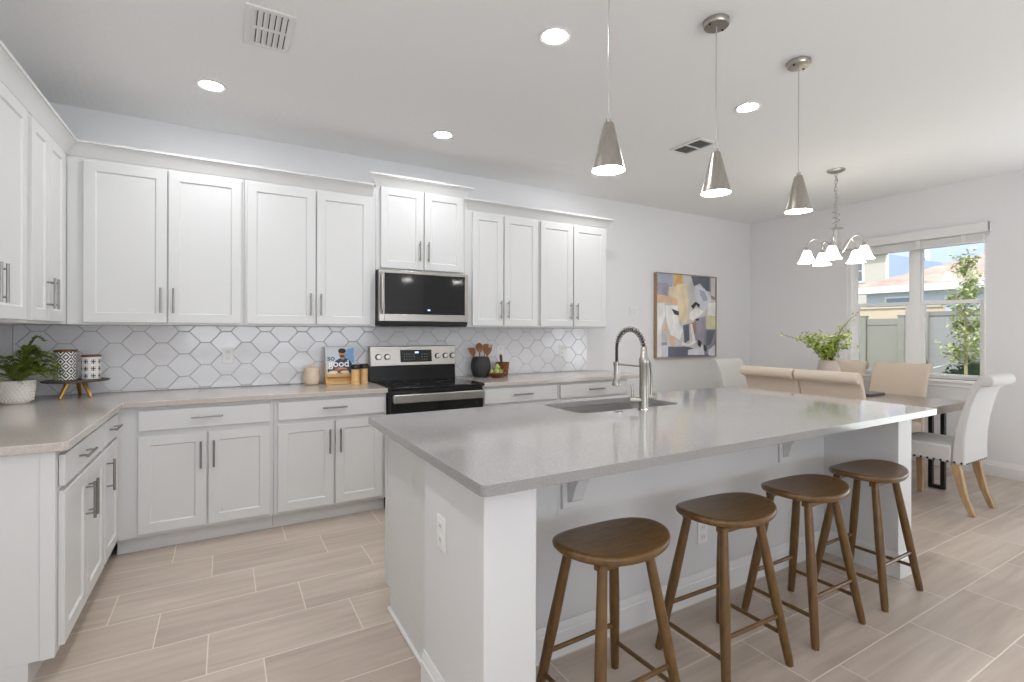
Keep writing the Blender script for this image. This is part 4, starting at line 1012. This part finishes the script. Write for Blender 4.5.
def mill(label, x, y):
    r = thing('pepper_mill', label, 'pepper mill', (x, y, CT), 'wood and black spice mills')
    m = MB(); m.lathe([(.034, CT + .0006), (.034, CT + .014), (.031, CT + .045), (.030, CT + .075), (.032, CT + .112), (.032, CT + .118)], (x, y, 0), 28); m.build('body', M_bamboo, r)
    m = MB(); m.lathe([(.033, CT + .119), (.038, CT + .125), (.039, CT + .142), (.035, CT + .153), (.018, CT + .157), (.0001, CT + .157)], (x, y, 0), 28); m.build('cap', M_black, r)
mill('wooden spice mill with black cap touching the cookbook stand', 0.893, 4.035)
mill('wooden spice mill with black cap nearest the range', 0.972, 4.090)

# ------------------------------------------------------------------ things right of the range
kx, ky = 2.040, 4.120
r = thing('utensil_crock', 'round matte black crock holding wooden utensils, right of the range', 'crock', (kx, ky, CT))
m = MB(); m.lathe([(.060, CT + .0006), (.076, CT + .02), (.090, CT + .065), (.093, CT + .10), (.088, CT + .145), (.077, CT + .178), (.070, CT + .187), (.065, CT + .185), (.075, CT + .15), (.080, CT + .10), (.065, CT + .03), (.0001, CT + .02)], (kx, ky, 0), 40)
r_ = m.build('pot', M_crock, r)
def utensil(name, label, cat, u, tilt_u, tilt_f, L, kind):
    b_ = Vector((kx, ky, CT + .022)) + side * (u * .3); t_ = Vector((kx, ky, CT)) + side * (u + tilt_u) + fw * tilt_f + Vector((0, 0, L)); d = (t_ - b_).normalized()
    r = thing(name, label, cat, tuple(b_), 'wooden utensils in the crock'); m = MB(); nk = b_.lerp(t_, .70); m.tube([b_, nk], [.006, .0055], 10); m.build('handle', M_utensil, r)
    m = MB(); s_ = side
    if kind == 'spoon': prof = [(0, .007), (.15, .022), (.45, .036), (.8, .030), (1, .008)]
    elif kind == 'spatula': prof = [(0, .007), (.25, .024), (.6, .031), (.95, .033), (1, .030)]
    else: prof = [(0, .007), (.25, .020), (.6, .027), (1, .024)]
    Lh = (t_ - nk).length; nrm = d.cross(s_).normalized(); vs = []; fs = []
    for q, w in prof:
        c = nk + d * Lh * q
        for sx, sn in ((-1, -1), (1, -1), (1, 1), (-1, 1)): vs.append(c + s_ * w * sx + nrm * .004 * sn + nrm * (.008 * math.sin(q * PI) if kind == 'spoon' else 0))
    for i in range(len(prof) - 1): fs += [(i * 4 + j, i * 4 + (j + 1) % 4, i * 4 + 4 + (j + 1) % 4, i * 4 + 4 + j) for j in range(4)]
    fs += [(3, 2, 1, 0), tuple(len(prof) * 4 - 4 + j for j in range(4))]; m.add(vs, fs)
    if kind == 'fork':
        for sx in (-.016, 0, .016): m.tube([t_ + s_ * sx - d * .002, t_ + s_ * sx + d * .03], .0045, 6)
    m.build('head', M_utensil, r, bevel=.002)
utensil('wooden_spatula', 'wooden spatula leaning out of the crock toward the range', 'utensil', -.035, -.055, .0, .270, 'spatula')
utensil('wooden_spoon', 'large wooden spoon upright in the crock', 'utensil', -.010, -.004, -.02, .315, 'spoon')
utensil('wooden_spoon', 'narrow wooden spoon behind the large one in the crock', 'utensil', .022, .026, .03, .305, 'flat')
utensil('wooden_fork', 'wooden salad fork leaning away from the range in the crock', 'utensil', .030, .050, .0, .270, 'fork')

gx, gy = 2.150, 4.020
r = thing('wooden_bowl', 'shallow dark wooden bowl in front of the crock', 'bowl', (gx, gy, CT))
m = MB(); m.lathe([(.040, CT + .0006), (.044, CT + .005), (.070, CT + .022), (.088, CT + .044), (.083, CT + .046), (.064, CT + .028), (.0001, CT + .014)], (gx, gy, 0), 36); m.build('bowl_body', M_acacia, r)
rv = random.Random(5)
for i, (dx, dy, dz, q) in enumerate(((-.040, -.010, .052, .026), (.008, -.022, .056, .028), (.040, .012, .054, .026), (-.008, .028, .056, .028), (.010, -.004, .094, .030))):
    m = MB(); c = Vector((gx, gy, CT)) + side * dx + fw * dy + Vector((0, 0, dz))
    for k in range(26):
        a = rv.uniform(0, 2 * PI); t_ = rv.uniform(0, PI); d = Vector((math.sin(t_) * math.cos(a), math.sin(t_) * math.sin(a), math.cos(t_))); leaf(m, c + d * q * .35, d, q * .75, q * .7)
    m.ball(c, q * .72, 10, 6); o = m.build('artichoke', M_green_pale, smooth=0)
    tag(o, ('pale green artichoke-like head at the stove side of the wooden bowl', 'pale green artichoke-like head at the front of the wooden bowl', 'pale green artichoke-like head at the mortar side of the wooden bowl', 'pale green artichoke-like head at the back of the wooden bowl', 'pale green artichoke-like head on top of the heap in the wooden bowl')[i], 'vegetable', 'green heads in the wooden bowl')
hx, hy = 2.285, 4.155
r = thing('mortar', 'brown wooden mortar beside the black crock', 'mortar', (hx, hy, CT))
m = MB(); m.lathe([(.050, CT + .0006), (.054, CT + .006), (.060, CT + .06), (.068, CT + .125), (.070, CT + .128), (.062, CT + .128), (.052, CT + .06), (.0001, CT + .03)], (hx, hy, 0), 36); m.build('cup', M_acacia, r)
pb = thing('pestle', 'dark wooden pestle standing in the mortar', 'pestle', (hx, hy, CT + .04))
p_ = Vector((hx, hy, CT + .045)); q_ = p_ + side * -.015 + Vector((0, 0, .155)); m = MB(); m.tube([p_, p_.lerp(q_, .3), p_.lerp(q_, .6), p_.lerp(q_, .85), q_], [.02, .015, .011, .014, .012], 14); m.build('shaft', mat('pestle_wood', (84, 46, 28), .4), pb)

# ------------------------------------------------------------------ outside the window
def grass_mat():
    return mat('lawn_green', (84, 104, 52), .9, vary=((9, 9, 9), .35, 4))
mb = MB(); mb.box(XR + .16, 60, -12, 40, -.30, -.20); struct('ground_outside', mb, grass_mat(), smooth=0)
M_fence = mat('vinyl_fence', (146, 142, 131), .5)
FXX = 11.0
fz = -.20
r = thing('fence', 'grey vinyl privacy fence panel seen in the left pane of the window', 'fence', (FXX, 4.8, fz))
m = MB()
m.box(FXX, FXX + .03, 4.50, 5.04, fz, 1.52)
m.build('panel', M_fence, r, bevel=.004)
m = MB(); m.box(FXX - .012, FXX + .042, 4.50, 5.04, 1.475, 1.60); m.box(FXX - .012, FXX + .042, 4.50, 5.04, fz + .05, fz + .2); m.build('rail', M_fence, r, bevel=.004)
for y in (4.41, 5.05): m = MB(); m.box(FXX - .04, FXX + .07, y, y + .10, fz, 1.64); m.box(FXX - .05, FXX + .08, y - .01, y + .11, 1.64, 1.665); m.build('post', M_fence, r, bevel=.004)
m = MB(); m.box(FXX, FXX + .03, 5.15, 7.2, fz, 1.58); m.build('panel', M_fence, r, bevel=.004)
FX2 = 13.5
r = thing('fence', 'grey vinyl fence behind the young tree in the right pane of the window', 'fence', (FX2, 4.5, fz))
m = MB(); m.box(FX2, FX2 + .03, 2.0, 5.16, fz, 1.72); m.build('panel', mat('vinyl_fence_far', (160, 158, 158), .5), r, bevel=.004)
m = MB(); m.box(FX2 - .06, FX2 + .06, 4.95, 5.07, fz, 1.80); m.build('post', M_fence, r, bevel=.004)
m = MB(); m.box(FX2 - .02, FX2 + .05, 2.0, 5.2, 1.70, 1.80); m.build('rail', M_fence, r, bevel=.004)

# single-storey neighbour with shingle roof
hs = thing('house', 'low blue-grey house with tan shingle roof beyond the fence', 'house', (20, 6, fz))
M_stucco = mat('stucco_blue_grey', (204, 208, 224), .9)
m = MB(); m.box(18.4, 26, 1.0, 8.45, fz, 2.62); m.build('wall', M_stucco, hs, smooth=0)
m = MB(); m.box(18.0, 18.05, .6, 8.9, 2.58, 2.78); m.box(18.05, 18.4, .6, 8.9, 2.58, 2.60); m.build('fascia', mat('fascia_white', (238, 238, 236), .5), hs, smooth=0)
m = MB(); m.add([(18.0, .6, 2.782), (18.0, 8.9, 2.782), (22.3, 5.2, 4.3), (22.3, .6, 4.3), (26.6, 8.9, 2.782), (26.6, .6, 2.782)], [(0, 1, 2, 3), (1, 4, 2), (4, 5, 3, 2), (0, 3, 5)]); m.build('roof', mat('shingle_tan', (186, 158, 145), .9, vary=((3, 3, 3), .25, 5)), hs, smooth=0)
m = MB(); m.box(18.34, 18.40, 7.10, 7.90, 2.16, 2.47); wn = m.build('window', mat('fascia_white2', (240, 240, 238), .5), hs, smooth=0)
m = MB(); m.box(18.32, 18.345, 7.16, 7.84, 2.21, 2.41); m.build('pane', mat('pane_blue', (120, 140, 165), .1), wn, smooth=0)
# two-storey houses further off
h2 = thing('house', 'tall beige sided house behind the low roof, at the left of the window', 'house', (30, 14, fz))
m = MB(); m.box(28, 34, 11.95, 20, fz, 5.15); m.build('wall', mat('siding_beige', (206, 198, 188), .9), h2, smooth=0)
m = MB(); m.box(28.02, 34, 11.90, 11.948, fz, 5.15); m.build('side_wall', mat('siding_blue_side', (188, 202, 230), .9), h2, smooth=0)
m = MB(); m.box(27.94, 28.0, 11.88, 12.0, fz, 5.15); m.build('corner_trim', mat('trim_far_white4', (244, 244, 240), .6), h2, smooth=0)
m = MB(); m.box(27.7, 28.0, 11.88, 20, 5.15, 5.34); m.build('roof_trim', mat('trim_far_white', (244, 244, 240), .6), h2, smooth=0)
m = MB(); m.box(27.95, 28.0, 12.95, 14.3, 3.85, 5.0); wn = m.build('window', mat('trim_far_white2', (240, 240, 240), .6), h2, smooth=0)
for za, zb in ((3.95, 4.42), (4.48, 4.92)): m = MB(); m.box(27.92, 27.955, 13.05, 14.2, za, zb); m.build('pane', mat('pane_grey', (110, 116, 122), .15), wn, smooth=0)
h3 = thing('house', 'tall blue sided house behind the low roof, filling the top of the window', 'house', (38, 10, fz))
m = MB(); m.box(36.2, 46, 2, 24, fz, 9.0); m.build('wall', mat('siding_blue', (188, 202, 230), .9), h3, smooth=0)
m = MB(); m.box(36.14, 36.2, 13.25, 13.45, fz, 9.0); m.build('corner_trim', mat('trim_far_white3', (236, 240, 246), .6), h3, smooth=0)
m = MB(); m.box(36.12, 36.2, 13.5, 13.95, 4.9, 5.75); m.build('window', mat('pane_deep_blue', (70, 98, 150), .2), h3, smooth=0)
m = MB(); m.box(35.7, 46.3, 1.8, 24.3, 9.0, 9.2); m.build('roof', mat('roof_far', (150, 130, 120), .9), h3, smooth=0)

# young tree and its guy rope
TXX, TYY = 9.0, 2.885
r = thing('young_tree', 'slim young tree with pale green leaves outside the right window pane', 'tree', (TXX, TYY, fz))
m = MB(); m.tube([(TXX, TYY, fz), (TXX + .01, TYY, .8), (TXX, TYY + .01, 1.6), (TXX, TYY, 2.3)], [.024, .02, .014, .004], 8)
fl = MB(); rv = random.Random(21)
for i in range(64):
    z = rv.uniform(.98, 2.34); t_ = (z - .95) / 1.4; reach = rv.uniform(.08, .42) * (1 - .70 * max(0, t_ - .3) / .7); a = rv.uniform(0, 2 * PI)
    b_ = Vector((TXX, TYY, z - .1)); e_ = Vector((TXX + reach * math.cos(a), TYY + reach * math.sin(a), z + .06)); m.tube([b_, e_], [.005, .002], 5)
    for k in range(24):
        p = b_.lerp(e_, rv.uniform(.35, 1.05)) + Vector((rv.uniform(-.06, .06), rv.uniform(-.06, .06), rv.uniform(-.06, .06)))
        leaf(fl, p, Vector((rv.uniform(-1, 1), rv.uniform(-1, 1), rv.uniform(-.6, .8))), rv.uniform(.05, .085), .036)
for i in range(10):
    z = rv.uniform(.45, .75); leaf(fl, Vector((TXX, TYY, z)), Vector((rv.uniform(-1, 1), rv.uniform(-1, 1), .2)), .07, .03)
m.build('trunk', mat('bark_pale', (170, 158, 120), .8), r); fl.build('foliage', mat('tree_leaf', (176, 184, 126), .5, vary=((12, 12, 12), .45, 3)), r, smooth=0)
m = MB(); m.tube([(9.0, 3.30, .80), (9.02, 3.12, .86), (9.0, 2.90, 1.02)], .010, 8); o = m.build('guy_rope', mat('rope_white', (226, 224, 218), .7)); tag(o, 'pale slanting guy rope tied to the young tree', 'rope')
m = MB(); m.tube([(9.0, 3.32, fz), (9.0, 3.31, .75), (9.0, 3.36, 1.06)], [.014, .016, .008], 8); o = m.build('stake', mat('stake_dark', (72, 70, 68), .7)); tag(o, 'dark stake holding the guy rope outside the window', 'stake')

hb = MB(); rv = random.Random(8)
for i in range(3000):
    y = rv.uniform(2.7, 3.62); x = 10.0 + rv.uniform(-.3, .3); top = .58 + .40 * min(1, (3.62 - y) / .55)
    leaf(hb, Vector((x, y, rv.uniform(fz, top))), Vector((rv.uniform(-1, 1), rv.uniform(-1, 1), rv.uniform(-.2, 1))), .07, .04)
hb.add([(9.75, 2.75, fz), (10.25, 2.75, fz), (10.25, 3.58, fz), (9.75, 3.58, fz), (9.8, 2.8, .88), (10.2, 2.8, .88), (10.2, 3.1, .86), (9.8, 3.1, .86), (9.8, 3.54, .52), (10.2, 3.54, .52)], [(0, 1, 2, 3), (4, 5, 6, 7), (7, 6, 9, 8), (0, 1, 5, 4), (3, 2, 9, 8), (0, 4, 7, 8, 3), (1, 5, 6, 9, 2)])
o = hb.build('low_shrubs', mat('shrub_dark', (56, 74, 42), .7, vary=((15, 15, 15), .4, 3)), smooth=0); tag(o, 'dark green low shrubs behind the young tree, at the bottom of the right pane', 'shrub')
mb = MB(); mb.box(15.5, 15.6, 5.4, 9.0, fz, 1.98); mb.box(15.46, 15.64, 5.4, 9.0, 1.98, 2.02); o = mb.build('garden_wall', mat('wall_beige', (212, 194, 170), .9), smooth=0); tag(o, 'beige garden wall showing above the grey fence panel in the left pane', 'wall')
